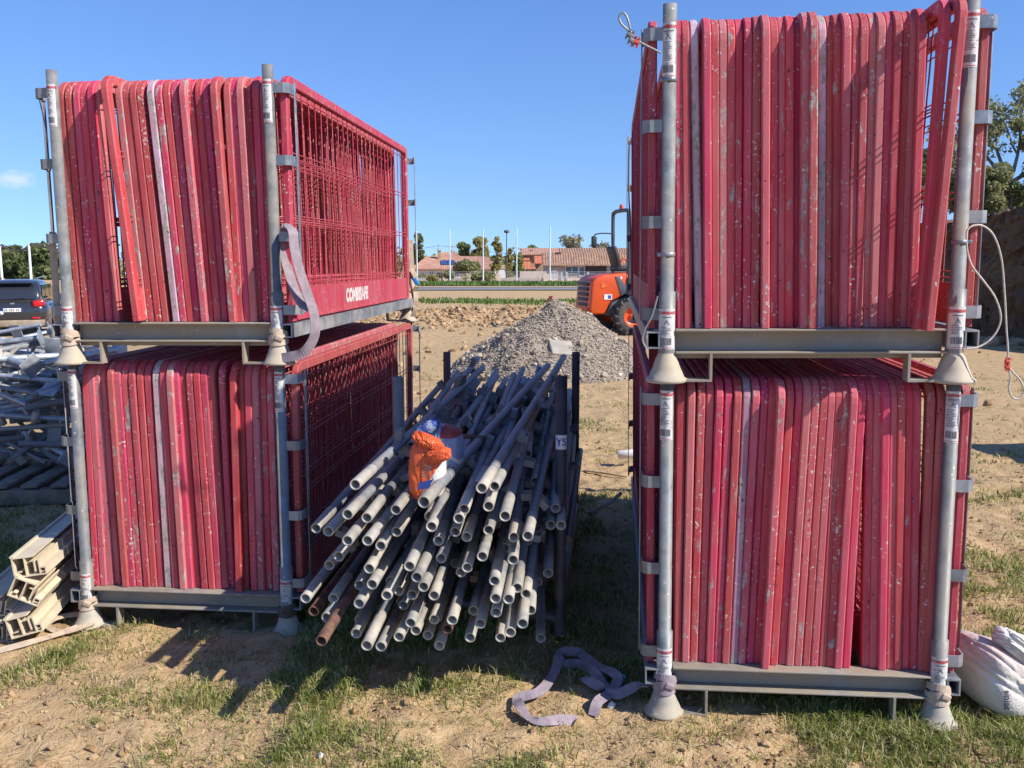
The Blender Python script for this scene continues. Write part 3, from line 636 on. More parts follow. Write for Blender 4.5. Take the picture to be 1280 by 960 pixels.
for k0, (ua, va, ub, vb) in enumerate(((400, 318, 548.3, 307), (548.3, 307, 566.3, 308), (566.3, 308, 850, 322))):
    a, b = at(ua, va, 300), at(ub, vb, 300); mb.tube([a.lerp(b, i / 10) - Vector((0, 0, 2.2 * (1 - (2 * i / 10 - 1) ** 2) * (a - b).length / 80)) for i in range(11)], .055, 4)
tag(mb.build('power_line', M_DARKST), 'thin dark power line crossing the sky behind the houses', 'cable')
# netting poles and wire at the far left
for u, lb in ((2.5, 'pale thin net pole at the very left photo edge'), (39, 'pale thin net pole between the two dark pines')):
    b = gpt(u, 47, -1); h = at(u, 305, 47).z - b.z; t = thing('net_pole', lb, 'pole', Matrix.Translation(b), 'net poles on the left')
    MB().tube([(0, 0, 0), (0, 0, h)], [.085, .06], 8).build('shaft', M_POLE, t); MB().box((0, 0, h), (.05, .3, .05)).build('crosspiece', M_POLE, t)
mb = MB(); A = [at(-120, 309, 47), at(2.5, 306, 47), at(39, 304.5, 47), at(150, 306, 47)]
for a, b in zip(A, A[1:]): mb.tube([a.lerp(b, i / 8) - Vector((0, 0, .35 * (1 - (i / 4 - 1) ** 2))) for i in range(9)], .05, 5)
tag(mb.build('net_rope', M_DARKST), 'dark sagging rope strung over the tops of the net poles', 'rope')

# shrubs and tree on the right bank
t = thing('bank_tree', 'open branched tree with small olive leaves on the right bank', 'tree', Matrix.Translation(at(1256, 262, 21.5)))
mb = MB(); tips = []
for d, l in (((-.5, .1, 1), 1.0), ((.45, 0, 1), 1.15), ((-1, .1, .45), .9), ((.1, .5, 1), 1.0), ((1, -.2, .7), 1.1)): limb(mb, (0, 0, .55), d, l, .055, 2, tips, .5, .2)
mb.tube([(0, 0, -.4), (.03, 0, .2), (0, 0, .6)], [.12, .10, .09], 8); mb.build('trunk', M_BARKG, t)
bl = [(p.x, p.y, p.z, .30, .30, .22) for p in tips] + [(1.2, 0, 2.0, .7, .5, .8), (.9, 0, 1.0, .6, .5, .6), (-.2, .2, 1.6, .5, .4, .4)]
P, q = leafcloud(bl, 4600, .052); link(bpy.data.objects.new('crown', npmesh('crown', P, q, L_OLIVE, False)), t)
for k, (u, v, Yb, w, h, lb) in enumerate(((1222, 272, 20.5, .95, 1.25, 'olive green shrub on the bank top right behind the upper rack post'), (1262, 268, 20.8, 1.1, 1.05, 'olive green shrub under the open tree at the right photo edge'), (1150, 262, 22, 1.3, 1.5, 'leafy shrub on the bank seen through the gap in the upper right rack'), (1300, 262, 21.5, 1.2, 2.2, 'taller shrub on the bank beyond the right photo edge'), (1195, 262, 24, 1.2, 1.7, 'loose pale shrub standing farther back on the bank'))):
    b = at(u, v, Yb); tree('shrub', lb, 'shrub', b, h, clumps(26, w * .85, w * .6, .1, h * .9, .20, .3), 6000, .05, L_OLIVE if k != 4 else L_PALE, M_BARKG, .04, 'shrubs along the top of the bank')

# ================================================================== RACKS
LR_, HT, PR, SR = 2.6, 1.145, .0212, .0262       # length, post top, post radius, sleeve radius
BZ = .167                                        # top of the end beams: barriers stand on it
def fitM(x, y, z, yaw, rx, ry):
    return Matrix.Translation((x, y, z + CAMH)) @ Matrix.Rotation(R(yaw), 4, 'Z') @ Matrix.Rotation(R(rx), 4, 'X') @ Matrix.Rotation(R(ry), 4, 'Y')
RK = {'UL': (fitM(-1.351, 3.630, -.408, -4.71, .01, -.38), .86), 'LL': (fitM(-1.355, 3.643, -1.524, -5.0, .20, .10), .86),
      'UR': (fitM(.923, 2.827, -.374, -6.10, .31, -.72), .87), 'LR': (fitM(.941, 2.83, -1.49, -6.35, .40, -.75), .87)}
def on_cyl(vs, r, z0):            # flat (s,z) print bent round the front (-y) of a tube
    return [(r * math.sin(p[0] / r), -r * math.cos(p[0] / r), z0 + p[1]) for p in vs]
def sticker(par, x, r, z0, z1, ang=-.15):
    M = Matrix.Translation((x, 0, 0)) @ Matrix.Rotation(ang, 4, 'Z')
    st = MB().lathe([(r + .0007, z0), (r + .0007, z1)], 12, M, arc=(-math.pi / 2 - 1.15, -math.pi / 2 + 1.15)).build('label_sticker', M_STICK, par)
    h = z1 - z0; mb = MB(); vs, fs = text_mesh('COMBISAFE', .0125, bold=.0006)
    mb.add(on_cyl(vs, r + .0014, z1 - .013), fs, False, M)
    def bar(s0, s1, a, b, m=mb):
        n = max(1, int((s1 - s0) / .006)); P = []
        for i in range(n + 1): s = s0 + (s1 - s0) * i / n; P += [(s, a), (s, b)]
        m.add(on_cyl(P, r + .0014, 0), [(2 * i, 2 * i + 2, 2 * i + 3, 2 * i + 1) for i in range(n)], False, M)
    bar(-.022, .022, z0 + .004, z0 + .0055); mb.build('print', M_PRED, st)
    k = MB()
    bar(-.016, .016, z1 - .027, z1 - .0245, k)
    tri = [(-.010, -.050), (.010, -.050), (0, -.033), (-.0065, -.048), (.0065, -.048), (0, -.0365)]
    k.add(on_cyl(tri, r + .0014, z1), [(0, 1, 4, 3), (1, 2, 5, 4), (2, 0, 3, 5)], False, M)
    vs, fs = text_mesh('!', .011, bold=.0005); k.add(on_cyl(vs, r + .0016, z1 - .0425), fs, False, M)
    zz = z1 - .058; random.seed(int(z0 * 1000) + 3)
    while zz > z0 + .045: bar(-.018, -.018 + random.uniform(.016, .036), zz, zz + .0018, k); zz -= .0048
    q = -.019
    while q < .017:
        wv = random.choice((.001, .0016, .0024)); k.add(on_cyl([(q, z0 + .014), (q + wv, z0 + .014), (q + wv, z0 + .036), (q, z0 + .036)], r + .0014, 0), [(0, 1, 2, 3)], False, M); q += wv + random.choice((.001, .0014))
    k.build('print', M_PBLK, st)
def make_rack(Wd, label):
    t = thing('storage_rack', label, 'storage rack', Matrix(), 'galvanised racks holding the red barriers'); h = Wd / 2
    for sx in (-1, 1):
        for y in (0, LR_):
            T = Matrix.Translation((sx * h, y, 0))
            p = MB(); p.lathe([(SR, .0885), (SR, .285), (PR, .2855), (PR, HT), (PR - .003, HT), (PR - .003, HT - .25)], 20, T); pst = p.build('post', M_GALV, t)
            f = MB(); f.lathe([(.062, 0), (.066, .004), (.066, .010), (.057, .015), (.044, .045), (.033, .078), (SR + .0012, .088), (SR, .092)], 22, T); f.build('foot', M_FOOT, t)
            if y == 0:
                sticker(pst, sx * h, PR, HT - .215, HT - .055, -.25 if sx < 0 else -.3); sticker(pst, sx * h, SR, .105, .232, -.1)
            # foot plate with strut up to the beam
            g = MB(); dy = 1 if y == 0 else -1
            g.box((sx * (h - .09), y, .0065), (.10, .055, .007)).box((sx * (h - .137), y, .050), (.008, .050, .080)); g.build('foot_bracket', M_BEAM, t)
            # loops of flat bar outside the post
            for z in (1.06, .79, .50, .215):
                pts = [(sx * (h + .012), y - dy * .004, z), (sx * (h + .058), y - dy * .004, z), (sx * (h + .070), y + dy * .002, z), (sx * (h + .076), y + dy * .014, z), (sx * (h + .077), y + dy * .075, z)]
                b = MB(); sd = []
                for i, q in enumerate(pts):
                    d = Vector(pts[min(i + 1, 4)]) - Vector(pts[max(i - 1, 0)]); d.normalize(); sd.append((Vector((0, 0, 1)), d.cross(Vector((0, 0, 1)))))
                b.sweep(pts, [(-.019, -.0025), (.019, -.0025), (.019, .0025), (-.019, .0025)], sd); b.build('side_bracket', M_BLUEGALV if sx > 0 else M_GALV, t)
            s = MB().box((sx * (h + .0815), y + dy * .066, .64), (.004, .022, .90), bev=.0015); s.build('guard_strip', M_BLUEGALV, t)
        s = MB(); xo = sx * (h + .0245)                           # double-cell side rail
        for z in (.1095, .1585): s.box((xo, LR_ / 2, z), (.078, LR_ + .045, .005))
        for dx in (-.0365, .0, .0365): s.box((xo + dx, LR_ / 2 + .0005, .134), (.005, LR_ + .045, .0438))
        s.build('side_rail', M_BLUEGALV, t)
    for y, dy in ((0, 1), (LR_, -1)):
        b = MB(); L = Wd - 2 * SR - .002
        b.box((0, y + dy * .012, BZ - .004), (L, .066, .007), bev=.002).box((0, y + dy * .012, .093), (L, .066, .007), bev=.002).box((0, y + dy * .030, .128), (L, .006, .062))
        b.box((0, y + dy * .030, .0805), (L, .010, .017)); b.build('end_beam', M_BEAM, t)
    c = MB()
    for y in (.9, 1.6): c.box((0, y, .1295), (Wd - .06, .05, .035), bev=.003)
    c.build('cross_member', M_BEAM, t)
    return t
rk = {}
rk['UL'] = make_rack(.86, 'upper left steel rack of red barriers with a violet sling hanging on its side')
rk['UL'].matrix_local = RK['UL'][0]
rk['LL'] = dup(rk['UL'], RK['LL'][0], 'lower left steel rack standing on the ground beside the tube pile')
rk['UR'] = make_rack(.87, 'upper right steel rack with wire cables tied to its front posts')
rk['UR'].matrix_local = RK['UR'][0]
rk['LR'] = dup(rk['UR'], RK['LR'][0], 'lower right steel rack standing on the ground with a strap knotted round its foot')

# ------------------------------------------------------------------ barriers
BL, BH = 2.37, .952
def make_barrier(w, label):
    t = thing('mesh_barrier', label, 'barrier', Matrix())
    d = .040; r = .075; c = .004; pts = [(0, d / 2, 0)]; nr = [(Vector((0, -1, 0)))]
    def arc(cy, cz, a0, a1):
        for i in range(7):
            a = a0 + (a1 - a0) * i / 6; pts.append((0, cy + (r - d / 2) * math.cos(a), cz + (r - d / 2) * math.sin(a))); nr.append(Vector((0, math.cos(a), math.sin(a))))
    arc(r, BH - r, math.pi, math.pi / 2); arc(BL - r, BH - r, math.pi / 2, 0); pts.append((0, BL - d / 2, 0)); nr.append(Vector((0, 1, 0)))
    hw, hd = w / 2, d / 2
    sec = [(-hw, -hd + c), (-hw + c, -hd), (hw - c, -hd), (hw, -hd + c), (hw, hd - c), (hw - c, hd), (-hw + c, hd), (-hw, hd - c)]
    m = MB().sweep(pts, sec, [(Vector((1, 0, 0)), n) for n in nr])
    m.build('frame', M_PAINT, t)
    m = MB(); wr = .0027
    for i in range(26):
        y = .06 + (BL - .12) * i / 25 + random.uniform(-.006, .006)
        m.tube([(0, y, .02), (.002, y, .4), (-.002, y, BH - .035)], wr, 4, False)
    for z in (.145, .165, .395, .415, .640, .660, .885): m.tube([(.004, .03, z), (.004, BL / 3, z + .004), (.004, BL * .7, z - .003), (.004, BL - .03, z)], wr, 4, False)
    m.build('wire_mesh', M_PAINT, t)
    m = MB().box((0, BL / 2, .066), (.006, BL - 2 * d - .002, .128)).box((0, BL / 2, .006), (.016, BL - 2 * d - .002, .008)); m.build('toe_board', M_PAINT, t)
    return t
PAL = [((.50, .024, .070), 'crimson'), ((.41, .050, .046), 'brick red'), ((.53, .080, .092), 'faded pink'), ((.50, .026, .075), 'crimson'), ((.36, .026, .040), 'dark red'), ((.54, .034, .058), 'raspberry red'), ((.46, .036, .038), 'red'), ((.49, .13, .12), 'chalky red')]
WHITE = ((.52, .38, .38), 'whitish worn')
protos = {}
def local_hit(key, u, v, yl):
    M = RK[key][0]; Mi = M.inverted(); o = Mi @ Vector((0, 0, CAMH)); d = (Mi.to_3x3() @ ray(u, v)); return o + d * ((yl - o.y) / d.y)
def put_barrier(key, M, col, wear, label, side):
    w = .0285 if side == 'L' else .0248
    if side not in protos: protos[side] = b = make_barrier(w, label); b.matrix_local = M
    else: b = dup(protos[side], M, label)
    b['group'] = 'red barriers in the %s rack' % {'UL': 'upper left', 'LL': 'lower left', 'UR': 'upper right', 'LR': 'lower right'}[key]
    for c in kids(b): c.color = (*col, wear)
    return b
NAME = {'UL': 'upper left', 'LL': 'lower left', 'UR': 'upper right', 'LR': 'lower right'}
LIST = {
 'UL': (115, [74, 84, 94, 103, 112, 120, 130, 147, 156, 165, 174, 187, 197, 207, 217, 227, 237, 247, 256, 266, 283, 291, 299, 309, 319, 328],
        402, [99, 108, 117, 126, 136, 145, 170, 180, 189, 198, 207, 220, 229, 238, 246, 255, 263, 272, 281, 290, 300, 309, 317, 325, 333, 341]),
 'LL': (474, [106, 113, 120, 128, 137, 146, 155, 164, 174, 184, 194, 203, 211, 219, 227, 236, 245, 254, 263, 276.5, 290.5, 300, 309, 318, 328, 337],
        730, [120, 129, 138, 147, 156, 165, 174, 183, 192, 201, 210, 219, 228, 237, 246, 255, 264, 273, 281, 289, 298, 307, 317, 326, 336, 345]),
 'UR': (60, [848, 857, 868, 884, 894, 904, 914, 924, 936, 947, 958, 968, 977.5, 988, 998, 1008, 1018, 1028, 1038, 1047.5, 1059, 1070, 1080.5, 1091, 1102, 1112, 1123, 1133, 1143, 1153, 1181, 1200],
        400, [850.6, 860, 874, 885, 894.5, 904, 913, 922.5, 934, 944, 957, 967, 977, 987, 996.5, 1006, 1016, 1026, 1035.6, 1045, 1054.5, 1064, 1073.5, 1083, 1092.5, 1102, 1112, 1121.5, 1131, 1141, 1153, 1164]),
 'LR': (500, [850.6, 864.5, 877, 888, 899.5, 911, 922.5, 934, 945, 955.5, 966, 977, 988, 999, 1009.5, 1020, 1030.5, 1040, 1049, 1058, 1068, 1078, 1088, 1098, 1108, 1118, 1128, 1137, 1147, 1165, 1178],
        820, list(np.linspace(847, 1059, 22)) + [1083, 1092.5, 1103, 1113, 1122.5, 1132, 1142.5, 1153, 1161])}
SPECIAL = {('UL', 11): WHITE, ('UR', 2): WHITE, ('LL', 10): WHITE, ('UR', 17): WHITE, ('LR', 7): ((.40, .22, .23), 'grey streaked')}
PROT = {('UL', 6): -.085, ('UL', 7): -.01, ('UL', 19): -.035, ('UR', 30): -.12, ('UR', 31): -.155, ('UR', 3): -.02, ('UR', 10): -.03, ('UR', 15): -.04, ('UR', 16): -.045, ('UR', 20): -.015, ('UR', 29): -.03, ('UR', 28): -.015, ('LR', 11): -.03, ('LL', 20): -.03, ('LR', 29): -.012, ('LR', 30): -.022, ('LR', 24): -.02, ('LL', 4): -.02, ('LL', 12): -.015}
for key in ('UL', 'LL', 'UR', 'LR'):
    vt, ut, vb, ub = LIST[key]; n = len(ut); M0 = RK[key][0]
    for i in range(n):
        y0 = .028 + max(-.014, min(.016, random.gauss(0, .0065))) + PROT.get((key, i), 0)
        a = local_hit(key, ut[i], vt, y0); b = local_hit(key, ub[i], vb, y0); k = (a.x - b.x) / (a.z - b.z)
        xb = b.x + k * (BZ - b.z); lean = math.atan(k)
        M = M0 @ Matrix.Translation((xb, y0, BZ + .0015 + .006 * (abs(lean) > .07))) @ Matrix.Rotation(lean, 4, 'Y') @ Matrix.Rotation(random.gauss(0, .0016), 4, 'Z') @ Matrix.Rotation(random.gauss(0, .001), 4, 'X')
        col, cn = SPECIAL.get((key, i), random.choice(PAL)); wear = random.uniform(-.25, .75)
        if (key, i) in SPECIAL: wear = .9
        ll = '%s mesh barrier, %s from the left in the %s rack' % (cn, ORD[i], NAME[key])
        if (key, i) in (('UL', 6), ('UR', 30), ('UR', 31)): ll = cn + ' tilted mesh barrier, %s from the left in the %s rack' % (ORD[i], NAME[key])
        o = put_barrier(key, M, tuple(c * k_ * random.uniform(1.0, 1.22) for c, k_ in zip(col, (1.0, 1.0, 1.18))), wear, ll, key[1])
OUT = [('UR', -1, .935, 'beige topped red barrier'), ('UR', 1, 0, 'brick red barrier'), ('UL', 1, 0, 'bright red barrier'), ('LL', 1, 0, 'brick red barrier'), ('LR', -1, 0, 'dark red barrier'), ('LR', 1, 0, 'crimson barrier')]
for key, sx, _q, lb in OUT:
    w = RK[key][1]; x = sx * (w / 2 + .045)
    M = RK[key][0] @ Matrix.Translation((x, .022, BZ + .0015)) @ Matrix.Rotation(.004 * sx, 4, 'Y')
    o = put_barrier(key, M, {'brick red barrier': (.38, .05, .045), 'bright red barrier': (.46, .022, .065)}.get(lb, (.40, .022, .055)), .1, '%s outside the posts on the %s of the %s rack' % (lb, 'left' if sx < 0 else 'right', NAME[key]), key[1])
    if (key, sx) == ('UL', 1):
        vs, fs = text_mesh('COMBISAFE', .085, bold=.006); MB().add([(.0046, 1.05 + p[0], .068 + p[1]) for p in vs], fs).build('print', plain('faded_white', (.66, .52, .50), .7), o)

# ================================================================== TUBE PILE
def tube_piece(name, parent_M, L, ro, rusty, label, seed):
    rnd = random.Random(seed); t = thing(name, label, 'steel tube', parent_M, 'scaffold tubes in the pile')
    mat = M_RUST if rusty else M_GALV2
    RX = Matrix.Rotation(-math.pi / 2, 4, 'X')                    # lathe z -> +y
    sl_ = rnd.uniform(.13, .20)
    MB().lathe([(ro, sl_), (ro, L), (ro - .0032, L), (ro - .0032, L - .3)], 14, RX).build('tube', mat, t)
    MB().lathe([(ro - .0030, .32), (ro - .0030, .0008), (ro + .0012, 0), (ro + .0016, .001), (ro + .0016, sl_ - .002), (ro, sl_)], 14, RX).build('socket', M_RUST if rusty else M_SOCK, t)
    a = rnd.uniform(0, 6.28)
    y_0 = rnd.uniform(.40, .75)
    for k, y in enumerate((y_0, y_0 + .62, y_0 + 1.24)):
        if y > L - .1: break
        aa0 = a + rnd.choice((0, 0, 1.57))
        for q in range(2):
            aa = aa0 + q * 2.2; m = MB()
            Mk = Matrix.Translation((0, y, 0)) @ Matrix.Rotation(aa, 4, 'Y')
            m.box((ro + .020, -.012, 0), (.042, .004, .026), Mk).box((ro + .040, .012, 0), (.004, .044, .026), Mk).box((ro + .019, .036, 0), (.040, .004, .026), Mk)
            m.build('wedge_bracket', mat, t)
    return t
ENDS = [(237, 425), (215, 510), (270, 520), (353, 497), (433, 475), (125, 550), (160, 558), (215, 585), (190, 630), (272, 585), (355, 560), (450, 515), (455, 545), (163, 655), (310, 600), (598, 435), (635, 430), (548, 495), (533, 522), (618, 487), (665, 515), (690, 575), (730, 572), (523, 560), (556, 574), (475, 585), (277, 665), (392, 658), (483, 635), (600, 630), (618, 555), (688, 640), (95, 750), (175, 750), (118, 787), (155, 805), (248, 765), (285, 710), (250, 712), (327, 742), (340, 702), (362, 728), (413, 690), (432, 717), (462, 742), (400, 740), (557, 662), (635, 700), (638, 750), (700, 720), (675, 752), (725, 737), (738, 783), (140, 872), (250, 812), (240, 850), (270, 885), (305, 822), (310, 888), (362, 860), (375, 770), (395, 820), (410, 842), (445, 855), (463, 810), (478, 885), (500, 838), (514, 812), (540, 676), (595, 822), (640, 790), (652, 862), (680, 847), (715, 822), (565, 862), (575, 785)]
YAW = {0: 8, 4: 11.5, 5: 6, 15: 9, 16: 8}
named = {53: 'rusty brown tube reaching lowest at the left front of the pile', 34: 'rust stained tube with brown end on the left side of the pile', 4: 'long pale ended tube lying on top of the pile just right of the orange sack', 0: 'topmost left tube of the pile running along beside the mesh rack', 5: 'tube end sticking out farthest left in the pile', 16: 'upper right tube end of the pair on top of the pile', 15: 'left tube end of the pair on top of the pile right of the sack', 52: 'lowest right tube end at the corner of the pile', 3: 'pale tube end directly below the orange sack', 74: 'tube with flattened closed end at the bottom front of the pile'}
random.seed(21)
PSUN = Vector((sdir.x, sdir.y))
placed = []
for i, (zx, zy) in enumerate(ENDS):
    u, v = 340 + zx / 2.285, 420 + zy / 2.285
    Y = 2.93 + random.uniform(-.11, .13) - (.10 if i in (53, 58, 56) else 0)
    p = at(u, v, Y); p.z = max(p.z, .035)
    lat = (p.x + .30) / .36
    yaw = YAW.get(i, 5.6 - 2.0 * lat + random.gauss(0, .9)); pitch = random.gauss(0, .45) + math.degrees(math.atan((.36 - .30 * p.z) / 2.4))
    if p.z < .15: pitch = abs(pitch) + .3
    M = Matrix.Translation(p) @ Matrix.Rotation(-R(yaw), 4, 'Z') @ Matrix.Rotation(R(pitch), 4, 'X')
    rusty = i in (34, 53, 66, 57)
    lv = 'upper' if v < 670 else 'middle' if v < 735 else 'lower'; hs = 'left' if u < 480 else 'central' if u < 575 else 'right'
    lb = named.get(i, ('brown rusty' if rusty else 'grey galvanised') + ' scaffold tube with open end in the %s %s part of the pile' % (lv, hs))
    tube_piece('scaffold_tube', M, random.uniform(2.2, 2.6), .0172 if i != 4 else .0195, rusty, lb, i)
# more tubes set back inside the pile and along its right side
for k in range(40):
    Y = random.uniform(3.05, 3.7); zz = random.uniform(.10, .80); lo = .06 if k < 14 else -.42; xx = random.uniform(lo, .27 - .10 * (4 - Y)) if k < 14 else random.uniform(-.50, .08)
    M = Matrix.Translation((xx, Y, zz)) @ Matrix.Rotation(-R(random.gauss(4.5 if xx < 0 else 3.2, 1.0)), 4, 'Z') @ Matrix.Rotation(R(random.gauss(0, .4) + math.degrees(math.atan((.33 - .30 * zz) / 2.2))), 4, 'X')
    tube_piece('scaffold_tube', M, random.uniform(1.8, 2.2), .0172, False, 'grey scaffold tube set back behind the front tube ends, %s side of the pile' % ('right' if k < 14 else 'inner'), 300 + k)
st = thing('tube_stillage', 'dark steel stillage with upright corner posts round the tube pile', 'stillage')
def pst(u, vt, Y, r, mat, zb=.03):
    p = at(u, vt, Y); MB().lathe([(r, zb), (r, p.z), (r - .004, p.z), (r - .004, p.z - .1)], 16, Matrix.Translation((p.x, p.y, 0))).build('post', mat, st); return p
a = pst(497, 471, 3.72, .0225, M_GALV2); b = pst(702, 470, 3.45, .0225, M_DARKST); c = pst(558.5, 440, 5.35, .0215, M_DARKST); d = pst(720, 440, 5.15, .0225, M_DARKST)
rl = MB(); 
for p0, p1 in ((a, c), (b, d), (a, b), (c, d)):
    for z in (.10,): rl.tube([(p0.x, p0.y, z), (p1.x, p1.y, z)], .022, 10)
rl.build('base_rail', M_DARKST, st)
rl = MB(); rl.tube([(b.x + .03, b.y, .42), (d.x + .03, d.y, .42)], .016, 8); rl.build('side_rail', M_DARKST, st)
def flag(p, z, txt):
    s = MB().lathe([(.0232, z - .028), (.0232, z + .028)], 12, Matrix.Translation((p.x, p.y, 0)), arc=(-math.pi / 2 - 1.2, -math.pi / 2 + 1.2)).build('label_sticker', M_WHITE, st)
    vs, fs = text_mesh(txt, .042, bold=.0012); MB().add([(p.x + q[0], p.y + q[1], q[2]) for q in on_cyl(vs, .0240, z)], fs).build('print', M_PBLUE, s)
flag(b, at(702, 553, 3.43).z, 'YS'); flag(c, at(558, 493, 5.33).z, 'SB')
# rusty tensioning rod across the top
m = MB(); p0, p1 = at(512, 541, 3.7), at(612, 548, 3.62); m.tube([p0, p0.lerp(p1, .5) + Vector((0, 0, .004)), p1], .009, 8); tag(m.build('tie_rod', M_RUST), 'rusty rod lying across the top of the tubes behind the sack', 'rod')
m = MB(); q0 = at(513, 536, 3.7)
for k in range(7):
    a_ = k * .9; cc = q0 + Vector((.012 * math.cos(a_), 0, .030 - .012 * k)); m.tube([cc + Vector((.012 * math.cos(t), .004 * k % .01, .016 * math.sin(t))) for t in np.linspace(0, 6.283, 9)[:-1]], .0045, 5, closed=True)
tag(m.build('rusty_chain', M_RUST), 'rusty chain bunched on the tubes at the left end of the rod', 'chain')

# ================================================================== SACKS
def blob_mesh(name, mat_fn, mats, parent, M, size, noise=.08, seed=1, squash=2.6, sub=4, fold=None, cr=(1.2, 3.2, 5), dirn=(1.0, .6, .35)):
    """soft filled plastic: rounded box, pressed-in sharp creases running along its length, low lumps"""
    b = bmesh.new(); bmesh.ops.create_cube(b, size=2); bmesh.ops.subdivide_edges(b, edges=list(b.edges), cuts=40, use_grid_fill=True)
    P = np.array([v.co[:] for v in b.verts]); nn = (np.abs(P) ** squash).sum(1) ** (1 / squash); P = P / nn[:, None]
    k = fbm(P[:, 0] * 1.1 + P[:, 2] * .5 + 5, P[:, 1] * 1.1 + P[:, 2] * .9, seed, 2, .5) - .5
    crease = 0
    for q in range(cr[2]):
        n_ = fbm(P[:, 0] * cr[1] * dirn[0] + P[:, 1] * dirn[1] * cr[1] + q * 7.3, P[:, 2] * cr[0] + P[:, 0] * dirn[2] * 2 + q * 3.1, seed + 11 * q, 2, .5) - (.40 + .04 * q)
        crease = np.maximum(crease, np.exp(-(n_ / .045) ** 2) * (.5 + .5 * vnoise(P[:, 0] * 2 + q, P[:, 2] * 2, seed + q)))
    P = P * (1 + 1.1 * noise * k - .55 * noise * crease)[:, None]
    if fold: P = fold(P)
    P = P * np.array(size)
    for v, p in zip(b.verts, P): v.co = p
    b.normal_update()
    for f in b.faces: f.smooth = True; f.material_index = mat_fn(f.calc_center_median(), f.normal)
    me = bpy.data.meshes.new(name); b.to_mesh(me); b.free()
    for m in mats: me.materials.append(m)
    return link(bpy.data.objects.new(name, me), parent, M)
def mat_sack(name, col, var=.12):
    t = NT(name); c = t.coord(rnd=False); n = t.noise(c, 28, 5, .7, .6); n2 = t.noise(c, 11, 4, .6, 1.2); w = t.n('TexWave'); w.inputs['Scale'].default_value = 120; t.l(c, w.inputs[0])
    dk = tuple(x * (1 - var) for x in col); h = t.math('ADD', t.math('MULTIPLY', n2, 2.2), t.math('ADD', n, t.math('MULTIPLY', w.outputs['Fac'], .04)))
    return t.out(t.ramp(n, [(.35, dk), (.65, col)]), .55, 0, h, .30, .004)
def _(): pass
M_SORANGE = mat_sack('sack_orange', (.66, .105, .025)); M_SWHITE = mat_sack('sack_white', (.68, .66, .63)); M_SBLUE = mat_sack('sack_blue', (.035, .075, .32)); M_SGREY = mat_sack('sack_greyblue', (.27, .33, .45)); M_SRED = mat_sack('sack_red', (.33, .05, .04))
pb = at(533, 585, 3.12)
t = thing('plastic_sack', 'crumpled orange and white plastic sack standing on the tubes', 'sack', Matrix.Translation(pb) @ Matrix.Rotation(R(-8), 4, 'Z') @ Matrix.Rotation(R(-2), 4, 'Y') @ Matrix.Rotation(R(4), 4, 'X'))
def fold_up(P):
    P = P.copy(); tt = np.clip((P[:, 2] + 1) / 2, 0, 1); P[:, 0] *= 1.0 - .12 * tt; P[:, 1] *= 1 - .40 * tt; P[:, 0] += .16 * tt * tt; return P
def oc(c, n):
    return 1 if c.z - 1.5 * c.x < -.062 else 0
blob_mesh('bag_body', oc, [M_SORANGE, M_SWHITE], t, None, (.068, .066, .108), .11, 4, 3.6, fold=fold_up, cr=(1.0, 1.7, 4))
blob_mesh('twisted_neck', lambda c, n: 0, [M_SORANGE], t, Matrix.Translation((.056, -.040, .058)) @ Matrix.Rotation(R(75), 4, 'Y'), (.024, .026, .050), .3, 8, 2.4)
blob_mesh('folded_flap', lambda c, n: 0, [M_SORANGE], t, Matrix.Translation((.012, -.014, .104)) @ Matrix.Rotation(R(24), 4, 'Y'), (.056, .040, .022), .3, 12, 2.6)
m = MB(); m.add([(-.012, -.074, -.03), (.040, -.072, -.018), (.022, -.073, -.050), (-.018, -.0745, -.056)], [(0, 3, 2, 1)]); m.build('print', M_SBLUE, t)
m = MB()
for k in range(5): m.box((.012 + .004 * (k % 2), -.0725, .034 - .010 * k), (.030 - .005 * (k % 3), .001, .0035), Matrix.Rotation(R(20), 4, 'Y'))
m.build('print', M_PBLK, t)
pb2 = at(556, 563, 3.28)
t = thing('plastic_sack', 'grey blue plastic sack rolled up behind the orange one', 'sack', Matrix.Translation(pb2) @ Matrix.Rotation(R(-12), 4, 'Z'))
blob_mesh('bag_body', lambda c, n: 2 if (c.z > .058 and c.x > .0) else 1 if abs(c.z - .03 + .9 * (c.x + .03) ** 2 * 8) < .008 else 0, [M_SGREY, M_SWHITE, M_SRED], t, None, (.068, .080, .098), .09, 31, 3.0, cr=(1.0, 1.7, 3))
blob_mesh('rolled_top', lambda c, n: 1 if (math.sin(c.x * 160) > .35) else 0, [M_SGREY, M_SBLUE], t, Matrix.Translation((-.055, -.05, .085)) @ Matrix.Rotation(R(-35), 4, 'Y'), (.060, .042, .026), .16, 37, 2.4)
MB().box((-.012, -.070, -.070), (.07, .03, .035), bev=.008).build('bottom_seam', M_SBLUE, t)

ps = at(1243, 842, 3.02)
M_SPINK = NT('sack_pinkish'); _c = M_SPINK.coord(rnd=False); _n = M_SPINK.noise(_c, 9, 5, .7, .8); _n2 = M_SPINK.noise(_c, 30, 4, .7, .5)
_tc = M_SPINK.n('SeparateXYZ'); M_SPINK.l(_c, _tc.inputs[0]); _g = M_SPINK.math('ADD', _tc.outputs[2], M_SPINK.math('MULTIPLY', M_SPINK.math('SUBTRACT', _n, .5), .22))
M_SPINK = M_SPINK.out(M_SPINK.mix(M_SPINK.ramp(_g, [(.15, 0.0), (.24, 1.0)]), (.64, .60, .53), M_SPINK.ramp(_n2, [(.3, (.42, .28, .25)), (.7, (.58, .46, .42))])), .55, 0, M_SPINK.math('ADD', M_SPINK.math('MULTIPLY', _n, 2.0), _n2), .45, .012)
SACKM = Matrix.Translation((ps.x + .005, 2.93, tz(ps.x, 2.93) - .015)) @ Matrix.Rotation(R(16), 4, 'Z')
